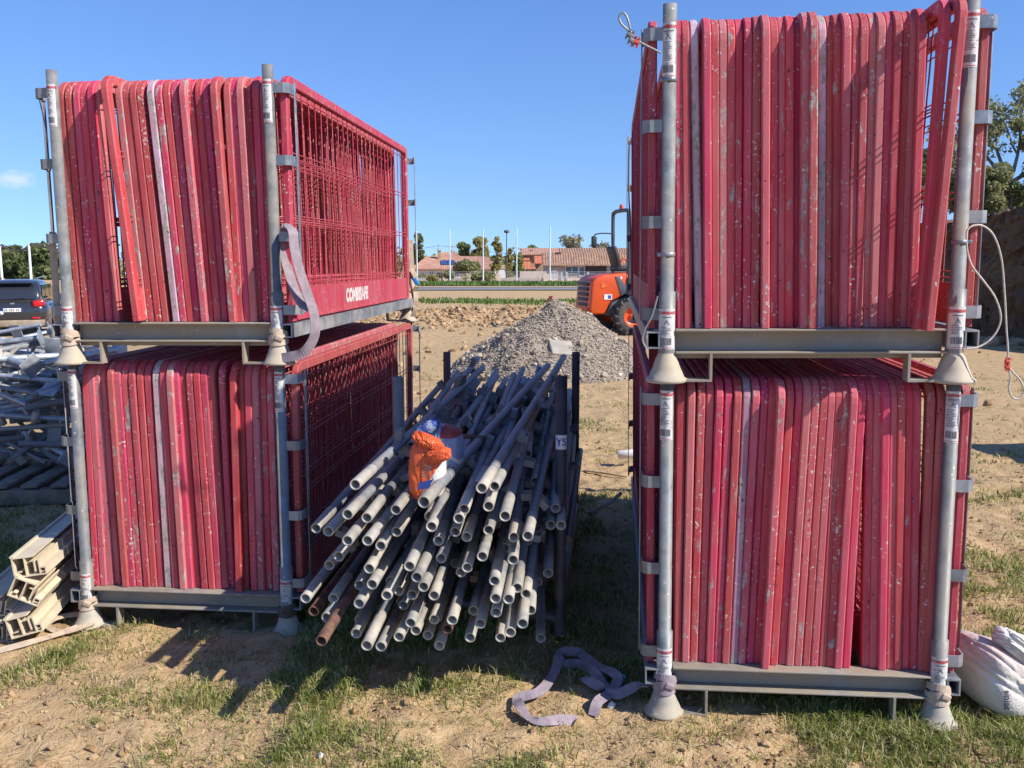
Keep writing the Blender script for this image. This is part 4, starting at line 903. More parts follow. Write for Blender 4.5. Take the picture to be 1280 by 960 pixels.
t = thing('plaster_sack', 'slumped white and pinkish plaster sack on the grass beside the lower right rack', 'sack', SACKM)
def slump(P):
    P = P.copy(); P[:, 2] = (P[:, 2] + 1) * (1 - .30 * np.clip(P[:, 0], -1, 1)); P[:, 0] -= .16 * P[:, 2]; return P
blob_mesh('bag_body', lambda c, n: 0, [M_SPINK], t, None, (.150, .125, .112), .09, 55, 3.8, fold=slump, cr=(.9, .7, 3))
blob_mesh('gathered_neck', lambda c, n: 0, [M_SPINK], t, Matrix.Translation((-.020, -.070, .218)) @ Matrix.Rotation(R(36), 4, 'Y'), (.135, .062, .044), .17, 61, 2.8, cr=(2.0, .9, 4), dirn=(.5, 1.0, .3))
blob_mesh('gathered_neck', lambda c, n: 0, [M_SPINK], t, Matrix.Translation((.045, -.125, .160)) @ Matrix.Rotation(R(62), 4, 'Y') @ Matrix.Rotation(R(20), 4, 'Z'), (.075, .034, .030), .22, 67, 2.4, cr=(2.0, .9, 4), dirn=(.5, 1.0, .3))
m = MB(); m.add([(-.095, -.128, .165), (-.015, -.150, .150), (-.04, -.150, .136), (-.075, -.140, .145)], [(0, 3, 2, 1)]); m.build('torn_paper', M_WHITE, t)
vs, fs = text_mesh('siniat', .062, bold=.0012)
from mathutils.bvhtree import BVHTree                               # the lettering lies on the bulging front face, running downwards
bod = [o for o in kids(t) if o.name.startswith('bag_body')][0]
bv = BVHTree.FromPolygons([v.co.copy() for v in bod.data.vertices], [tuple(p.vertices) for p in bod.data.polygons])
Mi = SACKM.inverted(); o_ = Mi @ Vector((0, 0, CAMH)); pts_ = []
for p in vs:
    d_ = (Mi.to_3x3() @ ray(1259 + p[1] * 190, 875 + p[0] * 190)).normalized(); h = bv.ray_cast(o_, d_)
    pts_.append(h[0] - d_ * .0025 if h[0] is not None else Vector((0, 0, -.2)))
MB().add(pts_, fs).build('print', M_PBLK, t)

# ================================================================== STRAPS AND CABLES
def smoothpath(pts, k=6):
    P = [Vector(p) for p in pts]; out = []
    for i in range(len(P) - 1):
        a, b, c, d = P[max(i - 1, 0)], P[i], P[i + 1], P[min(i + 2, len(P) - 1)]
        for j in range(k):
            t = j / k; out.append(.5 * ((2 * b) + (c - a) * t + (2 * a - 5 * b + 4 * c - d) * t * t + (3 * b - a - 3 * c + d) * t ** 3))
    return out + [P[-1]]
def gpix(u, v, dz=0):
    d = ray(u, v); p = None; Y = (-CAMH / d.z) * d.y
    for _ in range(6):
        p = at(u, v, Y); z = tz(p.x, p.y) + dz; Y = (z - CAMH) / d.z * d.y
    return at(u, v, Y)
def wraps(key, sx, n, mat, label, z0=.086, w=.022):
    c = RK[key][0] @ Vector((sx * RK[key][1] / 2, 0, 0)); mb = MB()
    for k in range(n):
        r = SR + .006 + .002 * (k % 2) + .004 * (1 - k / n); pts = []; ups = []
        for i in range(25):
            a = i / 24 * 2 * math.pi; ti = .010 * math.sin(a + k * 1.9); pts.append((r * math.cos(a), r * math.sin(a), z0 + .015 * k + ti + .01)); ups.append((math.cos(a), math.sin(a), .15))
        mb.ribbon(pts, w, .004, ups)
    mb.box((0, 0, 0), (.032, .011, .022), Mx((.010, -SR - .010, z0 + .020), (.1, .45, .15)), bev=.005)
    return tag(mb.build('strap_knot', mat, None, Matrix.Translation(c)), label, 'strap', 'straps knotted round the rack feet')
wraps('UL', -1, 3, M_STRAPB, 'tan strap wound round the left front foot of the upper left rack')
wraps('UL', 1, 3, M_STRAPB, 'tan strap wound round the right front foot of the upper left rack')
wraps('LL', -1, 2, M_STRAPB, 'muddy strap wound round the left front foot of the lower left rack')
wraps('LL', 1, 2, plain('dark_strap', (.10, .075, .05), .9, 0, .3, 40), 'dark strap wound round the right front foot of the lower left rack')
wraps('LR', -1, 3, M_STRAPV, 'violet grey strap wound round the left front foot of the lower right rack')
wraps('LR', 1, 3, M_STRAPB, 'beige strap wound round the right front foot of the lower right rack')
def zp(x, y): return 560 + x / 4.267, 740 + y / 4.267
mb = MB()
def ground_strap(mb, P, w, lifts, roll):
    q = smoothpath([gpix(*zp(*p), dz) for p, dz in zip(P, lifts)], 6); n = len(q)
    mb.ribbon(q, w, .003, [(.35 * math.sin(i * .35 + roll), -.55 + .4 * math.cos(i * .27 + roll), .9) for i in range(n)])
ground_strap(mb, [(1085, 500), (1000, 505), (905, 545), (870, 520), (820, 475), (770, 420), (700, 385), (620, 380), (585, 345), (620, 318), (700, 322), (720, 340), (800, 392), (880, 430), (905, 470), (860, 540), (800, 585), (775, 660)], .036, [.07, .05, .03, .035, .03, .035, .03, .03, .035, .04, .04, .05, .045, .045, .04, .03, .03, .012], .4)
ground_strap(mb, [(590, 350), (575, 410), (535, 480), (480, 535), (375, 565), (385, 610), (425, 665), (500, 690), (600, 682), (690, 690)], .036, [.05, .045, .035, .03, .035, .03, .02, .015, .012, .008], 2.2)
ground_strap(mb, [(720, 455), (760, 478), (800, 500), (830, 515)], .036, [.03, .035, .03, .035], 1.0)
tag(mb.build('lifting_strap', M_STRAPV), 'violet grey lifting strap lying in a tangled loop on the grass', 'strap')
c = gpix(*zp(925, 470), .03); mb = MB().box((0, 0, 0), (.022, .014, .045), bev=.004); tag(mb.build('strap_tag', plain('teal_tag', (.03, .28, .36), .6), None, Matrix.Translation(c) @ Matrix.Rotation(.4, 4, 'Y')), 'small teal tag on the violet strap near the rack foot', 'tag')
q = smoothpath([gpix(118, 774, .04), gpix(100, 768, .035), gpix(72, 772, .03), gpix(60, 782, .02), gpix(80, 790, .02), gpix(118, 778, .035)], 6)
m = MB(); m.ribbon(q, .026, .003, [(.1, -.4, .9)] * len(q)); q = smoothpath([gpix(118, 776, .03), gpix(80, 790, .02), gpix(40, 802, .014), gpix(0, 813, .012), gpix(-60, 828, .012)], 6); m.ribbon(q, .028, .003, [(.1, -.5, .85)] * len(q))
tag(m.build('ground_strap', M_STRAPB), 'muddy beige strap trailing over the ground from the lower left rack foot', 'strap')
# violet sling hanging on the side of the upper left rack
yy = 3.56; m = MB(); P = [(346, 448, 0), (362, 446, -.02), (380, 440, -.03), (393, 420, -.03), (393, 395, -.03), (386, 372, -.03), (375, 340, -.03), (368, 310, -.03), (366, 290, -.02), (360, 284, .02), (354, 292, .05), (356, 320, .05), (364, 350, .03), (374, 375, .0), (386, 388, -.03)]
q = smoothpath([at(u, v, yy + d) for u, v, d in P], 6); m.ribbon(q, .038, .0035, [(.55, -.8, .25)] * len(q)); tag(m.build('hanging_sling', M_STRAPV), 'violet lifting sling hanging in a loop on the right side of the upper left rack', 'strap')
m = MB()
for P in ([(508, 330), (503, 350), (508, 368), (500, 376), (514, 372), (521, 358)], [(506, 378), (514, 366), (520, 350), (514, 338), (510, 352), (512, 372), (519, 384), (516, 396)], [(513, 300), (514, 320), (516, 345), (520, 372), (517, 390)]):
    q = smoothpath([at(u, v, 6.06 + .02 * i % .05) for i, (u, v) in enumerate(P)], 5); m.ribbon(q, .035, .004, [(.5, -.8, .2)] * len(q))
tag(m.build('bundled_strap', M_STRAPB), 'pale beige strap bundled round the rear right post of the upper left rack', 'strap')
m = MB().box((0, 0, 0), (.028, .02, .05), bev=.006); tag(m.build('strap_buckle', plain('bright_blue_plastic', (.02, .22, .62), .5), None, Matrix.Translation(at(520, 352, 6.02)) @ Matrix.Rotation(-.4, 4, 'Y')), 'bright blue plastic buckle on the pale strap at the rear rack post', 'buckle')
q = smoothpath([at(66, 290, 3.70), at(66, 310, 3.71), at(69, 345, 3.71), at(71, 380, 3.70), at(73, 412, 3.70)], 5); m = MB(); m.ribbon(q, .026, .003, [(.3, -.95, .1)] * len(q)); tag(m.build('hanging_strap', M_STRAPB), 'beige strap hanging from a bracket on the left side of the upper left rack', 'strap')
def cable(name, paths, r, mat, label, Y, clamps=(), cmat=None, dY=0, scale=.85):
    T0 = Matrix.Translation(at(*paths[0][0], Y)); t = thing(name, label, 'cable', T0); o = T0.inverted()
    mb = MB()
    for P in paths: mb.tube(smoothpath([o @ at(u, v, Y + (P_ or 0)) for (u, v), P_ in zip(P, [dY * i for i in range(len(P))])], 8), r, 6)
    mb.build('wire', mat, t)
    for k, (u, v, a) in enumerate(clamps):
        c = MB(); Mc = Matrix.Translation(o @ at(u, v, Y - .004)) @ Matrix.Rotation(a, 4, 'Y') @ Matrix.Scale(scale, 4)
        c.box((0, 0, 0), (.022, .018, .014), Mc, bev=.003)
        for s in (-.007, .007): c.tube([Mc @ Vector((s, -.002, -.018)), Mc @ Vector((s, -.002, .020))], .003, 6); c.box((s, -.002, .014), (.009, .009, .006), Mc)
        c.build('cable_clamp', (cmat[k] if cmat else M_GALV), t)
    return t
M_CLRED = plain('red_clamp', (.55, .06, .03), .5)
cable('wire_cable', [[(826, 66), (818, 62), (806, 56), (795, 50), (789, 46), (785, 38), (777, 30), (774, 22), (778, 16), (783, 20), (787, 32), (789, 46)]], .0033, M_CABLE, 'dark wire cable with looped end sticking out left of the upper right rack top', 2.83, [(787, 44, .5), (790, 51, .6), (795, 53, .3)], [M_GALV, M_GALV, M_CLRED])
cable('wire_cable', [[(1208, 300), (1209, 288), (1217, 282), (1230, 283), (1243, 296), (1252, 325), (1256, 370), (1258, 410), (1260, 440), (1258, 455), (1263, 470), (1261, 486), (1266, 497), (1274, 498), (1280, 488), (1275, 475), (1266, 465), (1259, 457)], [(1208, 302), (1210, 318), (1216, 334), (1230, 352), (1244, 372), (1251, 395), (1247, 412), (1236, 426), (1222, 434), (1208, 436)]], .0031, M_CABLEW, 'pale wire cable hanging in loops from the right post of the upper right rack', 2.70, [(1259, 452, .1), (1259, 459, -.2)], [M_CLRED, M_CLRED], scale=.62)
for key, sx, z, lb in (('UR', -1, .925, 'steel hose band clamping the cable to the upper right rack left post'), ('UR', 1, .425, 'steel hose band clamping the pale cable to the upper right rack right post'), ('UR', -1, .40, 'thin steel band with bolt on the upper right rack left post')):
    c = RK[key][0] @ Matrix.Translation((sx * RK[key][1] / 2, 0, z)); m = MB().lathe([(PR + .0008, -.007), (PR + .0022, -.0065), (PR + .0022, .0065), (PR + .0008, .007)], 20); m.box((-.026 if sx < 0 else .026, -.006, 0), (.012, .010, .012), bev=.002)
    tag(m.build('hose_band', M_BLUEGALV, None, c), lb, 'clamp')
cable('thin_cable', [[(48, 118), (50, 128), (55, 150), (60, 178)]], .0026, M_CABLE, 'short dark cable hanging from the top left bracket of the upper left rack', 3.69)
cable('thin_cable', [[(787, 176), (786, 200), (786, 240), (788, 280), (789, 330), (790, 370), (792, 400)]], .0045, M_DARKST, 'dark cable hanging down the rear left side of the upper right rack', 5.42)
cable('thin_cable', [[(822, 370), (815, 395), (806, 412), (803, 425), (808, 436)]], .003, M_CABLE, 'thin dark cable curving down the lower left of the upper right rack', 2.85)

# ================================================================== PROFILE BEAMS AND SCAFFOLD PARTS (left)
M_CREAMP = plain('cream_plastic', (.60, .50, .35), .6, 0, .14, 14)
def profile(label, u, v, tilt, Y=3.70, L=1.15, kind=0):
    Y = Y - .20
    p = at(u, v, Y); p.z = max(p.z, .02)
    M = Matrix.Translation(p) @ Matrix.Rotation(R(random.uniform(6, 9)), 4, 'Z') @ Matrix.Rotation(R(tilt), 4, 'Y') @ Matrix.Rotation(R(random.uniform(-.8, .8)), 4, 'X')
    t = thing('plastic_profile', label, 'profile beam', M, 'cream hollow profiles stacked on the ground'); m = MB(); w, h, k = .125, .078, .005
    def wall(cx, cz, dx, dz): m.box((cx, L / 2, cz), (dx, L, dz))
    wall(0, -h / 2, w, k); wall(-.02, h / 2, w - .04, k); wall(-w / 2 + k / 2, 0, k, h - k); wall(-.014, 0, k, h - k); wall(.038, -.006, k, h - k - .012 - .0); wall(w / 2 - k / 2, -.024, k, h - .053)
    wall(.052, -.0105, .023, k); wall(.0205, -.002, k, h * .6); wall(-.06, h / 2 + .006, .014, .007)
    m.build('hollow_body', M_CREAMP, t)
    m = MB()
    for x, z in ((-.038, -.02), (.012, .018), (.047, -.028)): m.box((x, L / 2 + .002, z), (.016, L, .003))
    m.build('inner_lip', M_CREAMP, t); return t
random.seed(5)
profile('topmost cream hollow profile of the stack, lying level left of the lower left rack', 36, 708, -6); profile('tilted cream hollow profile in the middle of the stack', 33, 740, 26, 3.68)
profile('cream hollow profile at the bottom right of the stack resting on the ground', 30, 782, -14, 3.66); profile('lowest cream hollow profile at the left photo edge of the stack', -4, 792, 4, 3.70); profile('cream hollow profile leaning at the left photo edge above the lowest one', -6, 757, 10, 3.74); profile('cream hollow profile squeezed between the tilted one and the bottom right one', 14, 764, 34, 3.86)

M_PALLET = plain('weathered_wood', (.21, .165, .12), .95, 0, .35, 12)
M_STEELHEAP = mat_galv('sunlit_galvanised', (.44, .48, .52), .2, (.45, .40, .32), .45, .5)  # paler steel, carries the sunlight on the heap top in its colour
def pallet(x, y, rz, label):
    t = thing('wooden_pallet', label, 'pallet', Mx((x, y, tz(x, y)), (0, 0, rz)), 'pallets under the scaffold parts')
    for k in range(7): MB().box((-.54 + .18 * k, 0, .13), (.10, .8, .02), bev=.003).build('board', M_PALLET, t)
    for s in (-1, 0, 1): MB().box((0, s * .36, .062), (1.2, .09, .09), bev=.004).build('bearer', M_PALLET, t)
pallet(-3.05, 5.95, .08, 'weathered pallet under the scaffold parts behind the lower left rack'); pallet(-4.35, 6.1, -.05, 'weathered pallet under the scaffold parts beyond the left photo edge')
random.seed(33)
def heap_piece(i, x, y, z, yaw, pit, kind):
    M = Mx((x, y, z), (random.uniform(0, 3), pit, yaw)); L = random.uniform(.45, .95); bright = random.random() < (.75 if z > .7 else .35)  # pale steel favoured higher up, standing in for sun on the heap
    mat = M_STEELHEAP if bright else M_GALV2; side = 'top' if z > .75 else 'middle' if z > .42 else 'bottom'
    if kind == 0:
        t = thing('base_jack', 'galvanised base jack with square foot plate in the %s of the scaffold heap' % side, 'scaffold part', M, 'scaffold parts heaped on pallets at the left')
        MB().tube([(-L / 2, 0, 0), (L / 2, 0, 0)], .021, 10).build('spindle', mat, t); MB().box((L / 2 + .004, 0, 0), (.007, .13, .13), bev=.002).build('foot_plate', mat, t); MB().lathe([(.02, -.02), (.045, -.02), (.045, .02), (.02, .02)], 8, Mx((0, 0, 0), (0, R(90), 0))).box((0, .06, 0), (.02, .09, .02)).build('wing_nut', M_SOCK, t)
    elif kind == 1:
        t = thing('ledger_tube', 'galvanised ledger tube with wedge heads in the %s of the scaffold heap' % side, 'scaffold part', M, 'scaffold parts heaped on pallets at the left')
        MB().lathe([(.0215, -L / 2), (.0215, L / 2), (.018, L / 2), (.018, L / 2 - .2)], 12, Mx((0, 0, 0), (0, R(90), 0))).build('tube', mat, t)
        for s in (-1, 1): MB().box((s * (L / 2 - .03), 0, -.03), (.055, .04, .085), bev=.006).box((s * (L / 2 - .01), 0, .03), (.012, .008, .11)).build('wedge_head', M_SOCK, t)
    else:
        t = thing('scaffold_bracket', 'galvanised triangular scaffold bracket in the %s of the scaffold heap' % side, 'scaffold part', M, 'scaffold parts heaped on pallets at the left')
        MB().tube([(-L / 2, 0, 0), (L / 2, 0, 0)], .017, 8).tube([(-L / 2, 0, .02), (L / 4, 0, .25)], .014, 8).build('arm', mat, t); MB().box((L / 3, 0, .08), (.11, .006, .14), bev=.002).build('gusset', mat, t); MB().box((-L / 2, 0, .06), (.05, .05, .16), bev=.005).build('hook_plate', M_SOCK, t)
for i in range(78):
    u = random.uniform(-25, 112); lay = random.random(); z = .14 + .80 * lay; Y = random.uniform(5.75, 6.9) + .2 * lay
    x = (u - 640) / F * Y; heap_piece(i, x, Y, z + random.uniform(-.03, .03), random.gauss(.15, .55), random.gauss(0, .22), random.choice((0, 1, 1, 1, 2, 0)))

# ================================================================== RUBBLE HEAP
HX, HY, HR, HH = .58, 12.6, 1.50, 1.0
M_RUB = NT('rubble_fines'); _p = M_RUB.pos(); _n = M_RUB.noise(_p, 7, 6, .75); _n2 = M_RUB.noise(_p, 45, 4, .7)
M_RUB = M_RUB.out(M_RUB.ramp(_n, [(.3, (.29, .235, .18)), (.7, (.46, .385, .30))]), .95, 0, M_RUB.math('ADD', _n, M_RUB.math('MULTIPLY', _n2, .6)), 1.0, .05)
def heap_h(r, a):
    lx, ly = r * np.cos(a), r * np.sin(a)
    s = 1 + .22 * (fbm(np.cos(a) * 1.4 + 4, np.sin(a) * 1.4 + 2, 3, 3) - .5); q = np.clip(1 - r / (HR * s), 0, 1)
    top = np.minimum(q ** .92, .93 + .07 * q); return HH * top + .26 * (fbm(lx * 2.2, ly * 2.2, 66, 4, .6) - .5) * np.clip(q * 5, 0, 1)
rr, aa = np.meshgrid(np.linspace(0, 2.1, 70), np.linspace(0, 2 * np.pi, 140)); hz = heap_h(rr, aa) - .10 * sstep(1.4, 1.7, rr)
V = np.stack([HX + rr * np.cos(aa), HY + rr * np.sin(aa), hz + terr(HX + rr * np.cos(aa), HY + rr * np.sin(aa)) - .03], -1).reshape(-1, 3)
i_ = np.arange(140 * 70).reshape(140, 70); Q = np.stack([i_[:-1, :-1], i_[:-1, 1:], i_[1:, 1:], i_[1:, :-1]], -1).reshape(-1, 4)
tag(link(bpy.data.objects.new('rubble_heap', npmesh('rubble_heap', V, Q, M_RUB, True))), 'grey heap of crushed rubble on the bare soil behind the tubes', 'rubble heap')
M_STONE = mat_island('rubble_stone', [(0, (.23, .18, .13)), (.45, (.37, .30, .225)), (.85, (.46, .38, .295)), (1, (.56, .49, .40))], .92, 0, 30)
n = 30000; ra = RNG.uniform(0, 2 * np.pi, n); rd = 1.55 * np.sqrt(RNG.random(n)) + .35 * np.maximum(0, RNG.normal(-.6, .6, n)); cs = .004 + .013 * RNG.random(n) ** 4 + .045 * (RNG.random(n) < .012) * RNG.random(n)
px, py = HX + rd * np.cos(ra), HY + rd * np.sin(ra); rocks('rubble_stones', px, py, heap_h(rd, ra) + terr(px, py) - .02 + cs * .25, cs, M_STONE)
def onheap(u, v):
    for Y in np.arange(10.6, 13.2, .02):
        p = at(u, v, Y); r = math.hypot(p.x - HX, p.y - HY); 
        if p.z <= float(heap_h(np.array([r]), np.array([math.atan2(p.y - HY, p.x - HX)]))[0]): return p
    return at(u, v, 12.4)
m = MB().box((0, 0, 0), (.34, .30, .07), bev=.02); p = onheap(703, 437); tag(m.build('concrete_slab', plain('slab_grey', (.36, .315, .26), .9, 0, .2, 8), None, Mx(p + Vector((0, -.02, .01)), (.55, .1, .2))), 'flat pale concrete slab lying on the front of the rubble heap', 'slab')
for u, v, s, lb in ((687, 375, (.10, .02, .13), 'upright orange broken tile sticking out at the rubble heap top'), (697, 382, (.16, .02, .06), 'flat orange broken tile just right of the upright one')):
    m = MB().add([(-s[0] / 2, 0, -s[2] / 2), (s[0] / 2, 0, -s[2] * .4), (s[0] * .4, 0, s[2] / 2), (-s[0] * .1, 0, s[2] * .42), (-s[0] / 2, .02, -s[2] / 2), (s[0] / 2, .02, -s[2] * .4), (s[0] * .4, .02, s[2] / 2), (-s[0] * .1, .02, s[2] * .42)], [(0, 1, 2, 3), (7, 6, 5, 4), (0, 4, 5, 1), (1, 5, 6, 2), (2, 6, 7, 3), (3, 7, 4, 0)])
    tag(m.build('broken_tile', plain('orange_tile', (.62, .17, .07), .8), None, Mx(at(u, v, 12.9), (.2, .1, -.2))), lb, 'tile')

# litter in the gap
p = gpix(783, 578, .03); m = MB().lathe([(0, -.06), (.030, -.06), (.033, -.05), (.033, .05), (.026, .062), (0, .062)], 16, Mx((0, 0, 0), (R(80), .3, R(65)))); tag(m.build('spray_can', M_WHITE, None, Matrix.Translation(p + Vector((0, 0, .06)))), 'white can lying beside the lower right rack at the back', 'can')
m = MB(); m.tube([gpix(730, 588, .02), gpix(755, 591, .03), gpix(784, 596, .02)], [.008, .010, .006], 6); tag(m.build('wood_stick', plain('pale_wood', (.42, .32, .20), .9), None), 'pale wooden stick on the ground between the racks', 'stick')
m = MB()
for k in range(5): m.box((.02 * k, .01 * (k % 2), .004 * k), (.05, .02, .012), Mx((0, 0, 0), (0, .2 * k, .4 * k)), bev=.004)
m.tube([(0, 0, 0), (.12, .09, .03), (.2, .2, .06)], .011, 8); tag(m.build('scrap_metal', M_BEAM, None, Matrix.Translation(gpix(738, 640, .03))), 'small dusty scrap metal piece on the grass in the gap', 'scrap')
for u, v, s, lb in ((764, 883, .016, 'small white stone on the grass beside the violet strap'), (401, 944, .010, 'tiny white stone in the grass at the bottom left')):
    P = RV * (1 + RNG.uniform(-.3, .3, (len(RV), 1))) * s; m = MB().add([tuple(q) for q in P], [tuple(f) for f in RF]); tag(m.build('white_stone', M_WHITE, None, Matrix.Translation(gpix(u, v, s * .5))), lb, 'stone')

# ================================================================== DUMPER
M_OR = NT('orange_paint'); _c = M_OR.coord(rnd=False); _n = M_OR.noise(_c, 5, 5, .7); M_OR = M_OR.out(M_OR.mix(M_OR.ramp(_n, [(.55, 0.0), (.75, .35)]), (.66, .085, .014), (.40, .13, .06)), .38, 0, _n, .05, .005)
M_BLK = plain('black_plastic', (.025, .026, .028), .55, 0, .3, 8); M_RUBR = plain('dusty_rubber', (.085, .075, .065), .9, 0, .35, 6); M_GREYM = plain('dark_grey_panel', (.075, .08, .088), .5, .1, .25, 5)
dm = thing('site_dumper', 'orange compact site dumper with black roll bar and dusty tyres beside the rubble heap', 'dumper', Mx((2.49, 19.2, tz(2.4, 19.2) - .02), (0, 0, R(13))))
def D(u, v): return ((u - 778) / 60, (415 - v) / 60)
def bev_prism(pts, y0, y1, mat, name, par, bev=.03):
    b = bmesh.new(); lo = [b.verts.new((x, y0, z)) for x, z in pts]; hi = [b.verts.new((x, y1, z)) for x, z in pts]
    b.faces.new(lo); b.faces.new(hi[::-1]); n = len(pts)
    for i in range(n): b.faces.new((lo[i], hi[i], hi[(i + 1) % n], lo[(i + 1) % n]))
    bmesh.ops.recalc_face_normals(b, faces=b.faces); bmesh.ops.bevel(b, geom=list(b.edges), offset=bev, segments=3, affect='EDGES', profile=.5, clamp_overlap=True)
    return MB().bm(b, True).build(name, mat, par)
hood = bev_prism([D(724.5, 384), D(727, 350), D(732, 344), D(742, 340.5), D(772, 338), D(800, 338), D(806, 352), D(800, 362), D(775, 364), D(752, 374), D(744, 390), D(727, 390)], 0, 1.05, M_OR, 'engine_hood', dm, .05)
bev_prism([D(757, 342.5), D(763, 343.5), D(777, 362), D(775, 364), D(765, 367)], -.012, .02, M_GREYM, 'side_stripe', hood, .004)
bev_prism([D(745, 391), D(752, 375.5), D(776, 365), D(812, 358), D(830, 358), D(830, 392), D(770, 396)], -.02, 1.07, M_GREYM, 'chassis', dm, .03)
bev_prism([D(768, 365), D(775, 358.5), D(830, 354), D(830, 357.5), D(776, 363.5)], -.30, 0.02, M_GREYM, 'mudguard', dm, .01)
m = MB()
for k in range(5): m.box((D(727.0, 0)[0] - .035, .52, D(0, 352 + 6.5 * k)[1]), (.03, .66, .07), bev=.01)
m.build('radiator_grille', M_BLK, dm)
m = MB().box((D(726, 0)[0] - .03, .15, D(0, 384)[1]), (.04, .16, .07), bev=.015); m.build('tail_light', M_CLRED, dm)
x, z = D(748, 368); m = MB().box((x, -.008, z), (.17, .006, .11), Mx(), bev=0); s_ = m.build('side_sticker', M_WHITE, hood); MB().box((x + .03, -.0125, z), (.07, .002, .07)).build('print', M_PBLUE, s_)
x, z = D(739, 357); MB().add([(x, -.010, z), (x + .15, -.010, z + .03), (x, -.010, z + .13)], [(0, 1, 2)]).build('orange_pennant', plain('pennant_orange', (.75, .13, .02), .6), hood)
x, z = D(765, 344); MB().box((x, -.010, z), (.035, .006, .06)).build('white_marker', M_WHITE, hood)
m = MB(); zt = D(0, 260)[1]; zb_ = D(0, 372)[1]; xr = D(776, 0)[0]
m.tube(smoothpath([(xr + .02, .02, zb_), (xr, .02, zb_ + .6), (xr - .02, .02, zt - .15), (xr - .02, .10, zt - .03), (xr - .02, .25, zt), (xr - .02, .80, zt), (xr - .02, .95, zt - .03), (xr - .02, 1.03, zt - .15), (xr, 1.03, zb_ + .6), (xr + .02, 1.03, zb_)], 5), .042, 10); m.build('roll_bar', M_GREYM, dm)
m = MB(); m.box((xr + .02, .02, zb_ + .22), (.14, .12, .5), bev=.02).box((xr + .02, 1.03, zb_ + .22), (.14, .12, .5), bev=.02); m.build('roll_bar_foot', M_BLK, dm)
MB().lathe([(.045, 0), (.045, .05), (.035, .09), (0, .10)], 12, Matrix.Translation((xr - .02, .5, zt + .04))).build('beacon', M_CLRED, dm)
m = MB(); m.tube(smoothpath([(xr - .02, 1.0, D(0, 288)[1]), (xr - .25, 1.0, D(0, 287.5)[1]), (xr - .43, 1.0, D(0, 289)[1]), (xr - .45, 1.0, D(0, 293)[1])], 4), .014, 6); ma = m.build('mirror_arm', M_BLK, dm); MB().box((xr - .46, 1.0, D(0, 298.5)[1]), (.12, .07, .24), bev=.03).build('mirror', M_BLK, ma)
m = MB().box((0, 0, 0), (.10, .48, .52), Mx((xr - .16, .52, D(0, 320)[1]), (0, R(-16), 0)), bev=.04).box((xr + .06, .52, D(0, 333)[1]), (.48, .48, .12), bev=.04); m.build('seat', M_BLK, dm)
m = MB(); m.tube([(xr + .42, .52, 1.2), (xr + .30, .52, 1.62)], .025, 8); m.tube([(xr + .29 + .17 * math.cos(a) * .4, .52 + .17 * math.sin(a), 1.62 + .17 * math.cos(a) * .9) for a in np.linspace(0, 6.283, 19)[:-1]], .016, 6, closed=True); m.build('steering_wheel', M_BLK, dm)
m = MB(); m.tube(smoothpath([(xr + .15, .02, 1.3), (xr + .17, .02, 1.52), (xr + .27, .02, 1.57), (xr + .42, .02, 1.48), (xr + .45, .02, 1.3)], 5), .022, 8); m.tube(smoothpath([(xr + .15, 1.0, 1.3), (xr + .17, 1.0, 1.52), (xr + .27, 1.0, 1.57), (xr + .45, 1.0, 1.3)], 5), .022, 8); m.build('grab_rail', M_OR, dm)
bev_prism([(.30, .75), (.35, 1.28), (1.0, 1.30), (1.1, 1.0), (1.5, .9), (1.5, .5), (.5, .5)], .05, 1.0, M_OR, 'front_body', dm, .04)
bev_prism([(1.3, .62), (1.25, 1.15), (1.6, 1.28), (2.6, 1.25), (2.85, 1.05), (2.3, .55)], -.15, 1.2, M_OR, 'skip', dm, .05)
def wheel(par, x, y, z, r, w, rimmat, lugs=16):
    t = MB(); t.lathe([(r * .55, -w / 2), (r * .8, -w / 2), (r * .93, -w * .42), (r * .95, 0), (r * .93, w * .42), (r * .8, w / 2), (r * .55, w / 2)], 28, Mx((x, y, z), (R(90), 0, 0)))
    for k in range(lugs):
        for s in (-1, 1):
            a = (k + .25 * s) / lugs * 2 * math.pi; t.box((0, 0, 0), (r * .20, w * .50, r * .10), Mx((x + r * .93 * math.cos(a), y + s * w * .25, z + r * .93 * math.sin(a)), (0, -a, 0)) @ Matrix.Rotation(.5 * s, 4, 'X'), bev=.008)
    o = t.build('wheel', M_RUBR, par)
    MB().lathe([(r * .56, -w * .48), (r * .5, -w * .42), (r * .46, -w * .2), (r * .18, -w * .14), (r * .15, -w * .32), (0, -w * .33)], 20, Mx((x, y, z), (R(-90), 0, 0)) @ Mx((0, 0, 0), (0, 0, 0))).lathe([(r * .56, -w * .48), (r * .5, -w * .42), (r * .46, -w * .2), (r * .18, -w * .14), (r * .15, -w * .32), (0, -w * .33)], 20, Mx((x, y, z), (R(90), 0, 0))).build('rim', rimmat, o)
for x in (-.07, 1.75):
    for y in (-.24, 1.20): wheel(dm, x, y, .385, .385, .32, M_OR)

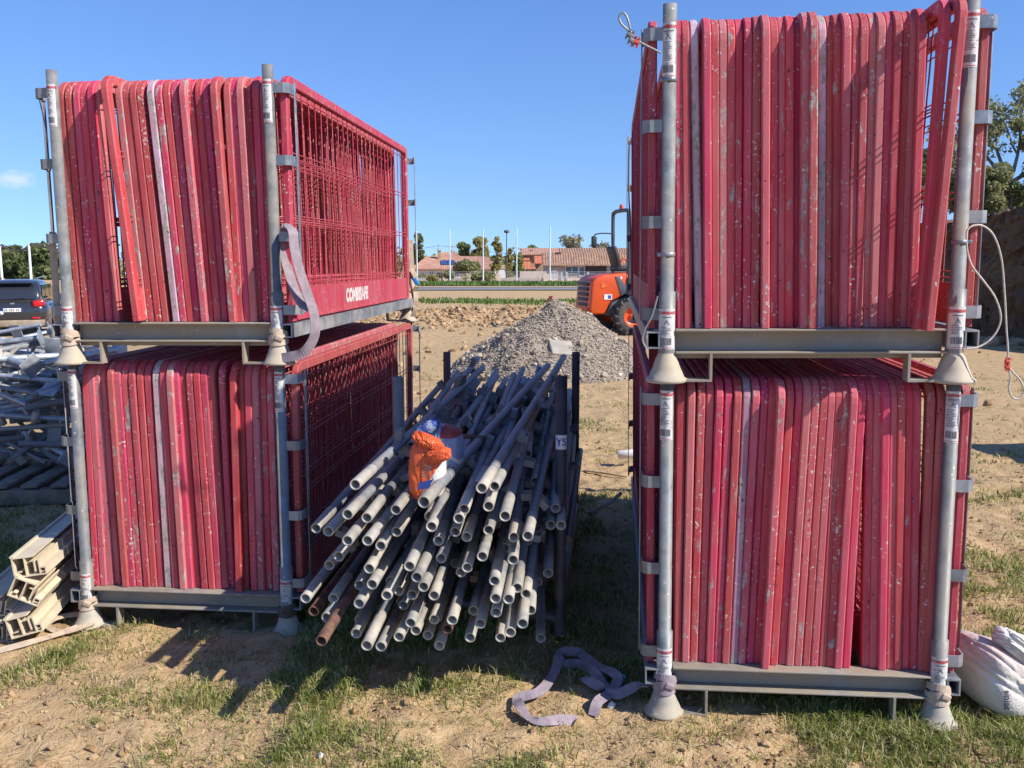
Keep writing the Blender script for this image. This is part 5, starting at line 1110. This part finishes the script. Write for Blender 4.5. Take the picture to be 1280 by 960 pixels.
# ================================================================== CAR
M_CARP = NT('car_paint'); M_CARP = M_CARP.out((.034, .036, .044), .3, .3); M_CARP.node_tree.nodes['Principled BSDF'].inputs['Coat Weight'].default_value = .8
M_CGL = plain('car_glass', (.012, .015, .018), .06, 0, .2, 2); M_TAIL = plain('tail_light_red', (.50, .012, .015), .18, 0, .2, 8); M_BUMP = plain('dusty_bumper', (.30, .235, .165), .8, 0, .25, 5); M_CLEAR = plain('clear_lens', (.62, .60, .60), .15, 0, .1, 10); M_ALLOY = plain('alloy', (.35, .36, .37), .4, .7, .1, 10)
pc = gpt(20, 27); car = thing('parked_suv', 'dark blue grey SUV parked behind the scaffold heap, seen from behind', 'car', Matrix.Translation((pc.x - .17, 27, tz(pc.x, 27) - .02)) @ Matrix.Rotation(R(19), 4, 'Z'))
def loft(rings, mat, name, par, n=28, e=3.4):
    vs = []; 
    for y, w, z0, z1 in rings:
        for i in range(n):
            a = 2 * math.pi * i / n; c, s = math.cos(a), math.sin(a); vs.append((w * math.copysign(abs(c) ** (2 / e), c), y, (z0 + z1) / 2 + (z1 - z0) / 2 * math.copysign(abs(s) ** (2 / e), s)))
    m = len(rings); fs = [(j * n + i, j * n + (i + 1) % n, (j + 1) * n + (i + 1) % n, (j + 1) * n + i) for j in range(m - 1) for i in range(n)] + [tuple(range(n))[::-1], tuple(range((m - 1) * n, m * n))]
    return MB().add(vs, fs, True).build(name, mat, par)
body = loft([(-.02, .74, .50, .92), (.03, .84, .42, 1.02), (.15, .90, .36, 1.06), (.6, .92, .33, 1.08), (2.0, .925, .32, 1.06), (3.2, .92, .33, 1.0), (4.1, .86, .36, .90), (4.4, .72, .45, .78)], M_CARP, 'body', car)
loft([(.05, .70, .95, 1.16), (.12, .74, .95, 1.34), (.34, .73, .95, 1.60), (.7, .71, .95, 1.67), (1.8, .70, .95, 1.69), (2.5, .68, .95, 1.60), (3.3, .70, .95, 1.06)], M_CARP, 'cabin', car, e=4.5)
m = MB(); m.add([(-.62, .035, 1.10), (.62, .035, 1.10), (.56, .27, 1.52), (-.56, .27, 1.52), (-.60, .10, 1.10), (.60, .10, 1.10), (.55, .34, 1.52), (-.55, .34, 1.52)], [(0, 1, 2, 3), (4, 7, 6, 5), (0, 4, 5, 1), (1, 5, 6, 2), (2, 6, 7, 3), (3, 7, 4, 0)]); m.build('rear_window', M_CGL, car)
for s in (-1, 1):
    for (y0, y1, y2, y3) in ((.42, 1.0, 1.0, .62), (1.1, 1.85, 1.85, 1.1), (1.95, 2.95, 2.45, 1.95)):
        m = MB(); a = [(s * .765, y0, 1.12), (s * .765, y1, 1.12), (s * .735, y2, 1.52), (s * .735, y3, 1.52)]; b = [(s * .70, p[1], p[2]) for p in a]; m.add(a + b, [(0, 1, 2, 3), (0, 3, 7, 4), (1, 5, 6, 2), (3, 2, 6, 7), (0, 4, 5, 1), (4, 7, 6, 5)]); m.build('side_window', M_CGL, car)
    l_ = MB().box((0, 0, 0), (.34, .16, .20), Mx((s * .70, .045, .985), (0, s * -.10, s * .32)), bev=.06).build('tail_light', M_TAIL, car)
    MB().box((0, 0, 0), (.13, .03, .09), Mx((s * .66, -.028, .985), (0, s * -.1, s * .25)), bev=.012).build('reversing_lens', M_CLEAR, l_)
    MB().box((0, 0, 0), (.22, .04, .055), Mx((s * .62, -.035, .56), (0, 0, s * .14)), bev=.015).build('reflector', M_TAIL, car)
    MB().tube([(s * .62, .5, 1.66), (s * .62, .6, 1.73), (s * .61, 1.9, 1.75), (s * .60, 2.1, 1.68)], .018, 6).build('roof_rail', M_ALLOY, car)
    MB().box((s * 1.02, 2.55, 1.08), (.20, .12, .16), bev=.04).build('mirror', M_CARP, car)
    for y in (.85, 3.45): wheel(car, s * .82 + 0, y, .34, .34, .22, M_ALLOY, 0) if False else None
bev_prism([(-.80, .30), (-.84, .50), (.84, .50), (.80, .30)], -.06, .25, M_BUMP, 'lower_bumper', car, .04)
MB().box((0, .02, .90), (1.0, .07, .05), bev=.015).build('tailgate_trim', M_BLK, car)
pl = MB().box((0, -.035, .80), (.52, .012, .11), bev=.003).build('number_plate', M_WHITE, car)
k = MB().box((-.245, -.0425, .80), (.03, .003, .108)).box((.245, -.0425, .80), (.03, .003, .108)); k.build('blue_band', M_PBLUE, pl)
k = MB()
for i, xx in enumerate((-.19, -.145, -.06, -.015, .03, .12, .165)): k.box((xx, -.0425, .80), (.022, .003, .065))
k.build('print', M_PBLK, pl)
MB().tube([(0, .6, 1.66), (0, .52, 1.86)], .006, 5).build('aerial', M_BLK, car); MB().box((0, .22, 1.60), (1.1, .20, .03), bev=.01).build('roof_spoiler', M_CARP, car)
MB().box((0, .005, .99), (.12, .02, .05), bev=.02).build('badge', M_ALLOY, car)
m = MB(); m.tube([(-.02, .02, 1.115), (.35, .015, 1.16)], .010, 5); m.build('rear_wiper', M_BLK, car)
for s in (-1, 1):
    for y in (.85, 3.45):
        t = MB().lathe([(.17, -.11), (.30, -.11), (.335, -.07), (.34, 0), (.335, .07), (.30, .11), (.17, .11)], 24, Mx((s * .83, y, .34), (0, R(90), 0))); o = t.build('wheel', M_RUBR, car)
        MB().lathe([(.20, -.105), (.19, -.06), (.03, -.05), (0, -.07)], 20, Mx((s * .83, y, .34), (0, R(90 * s), 0))).build('rim', M_ALLOY, o)
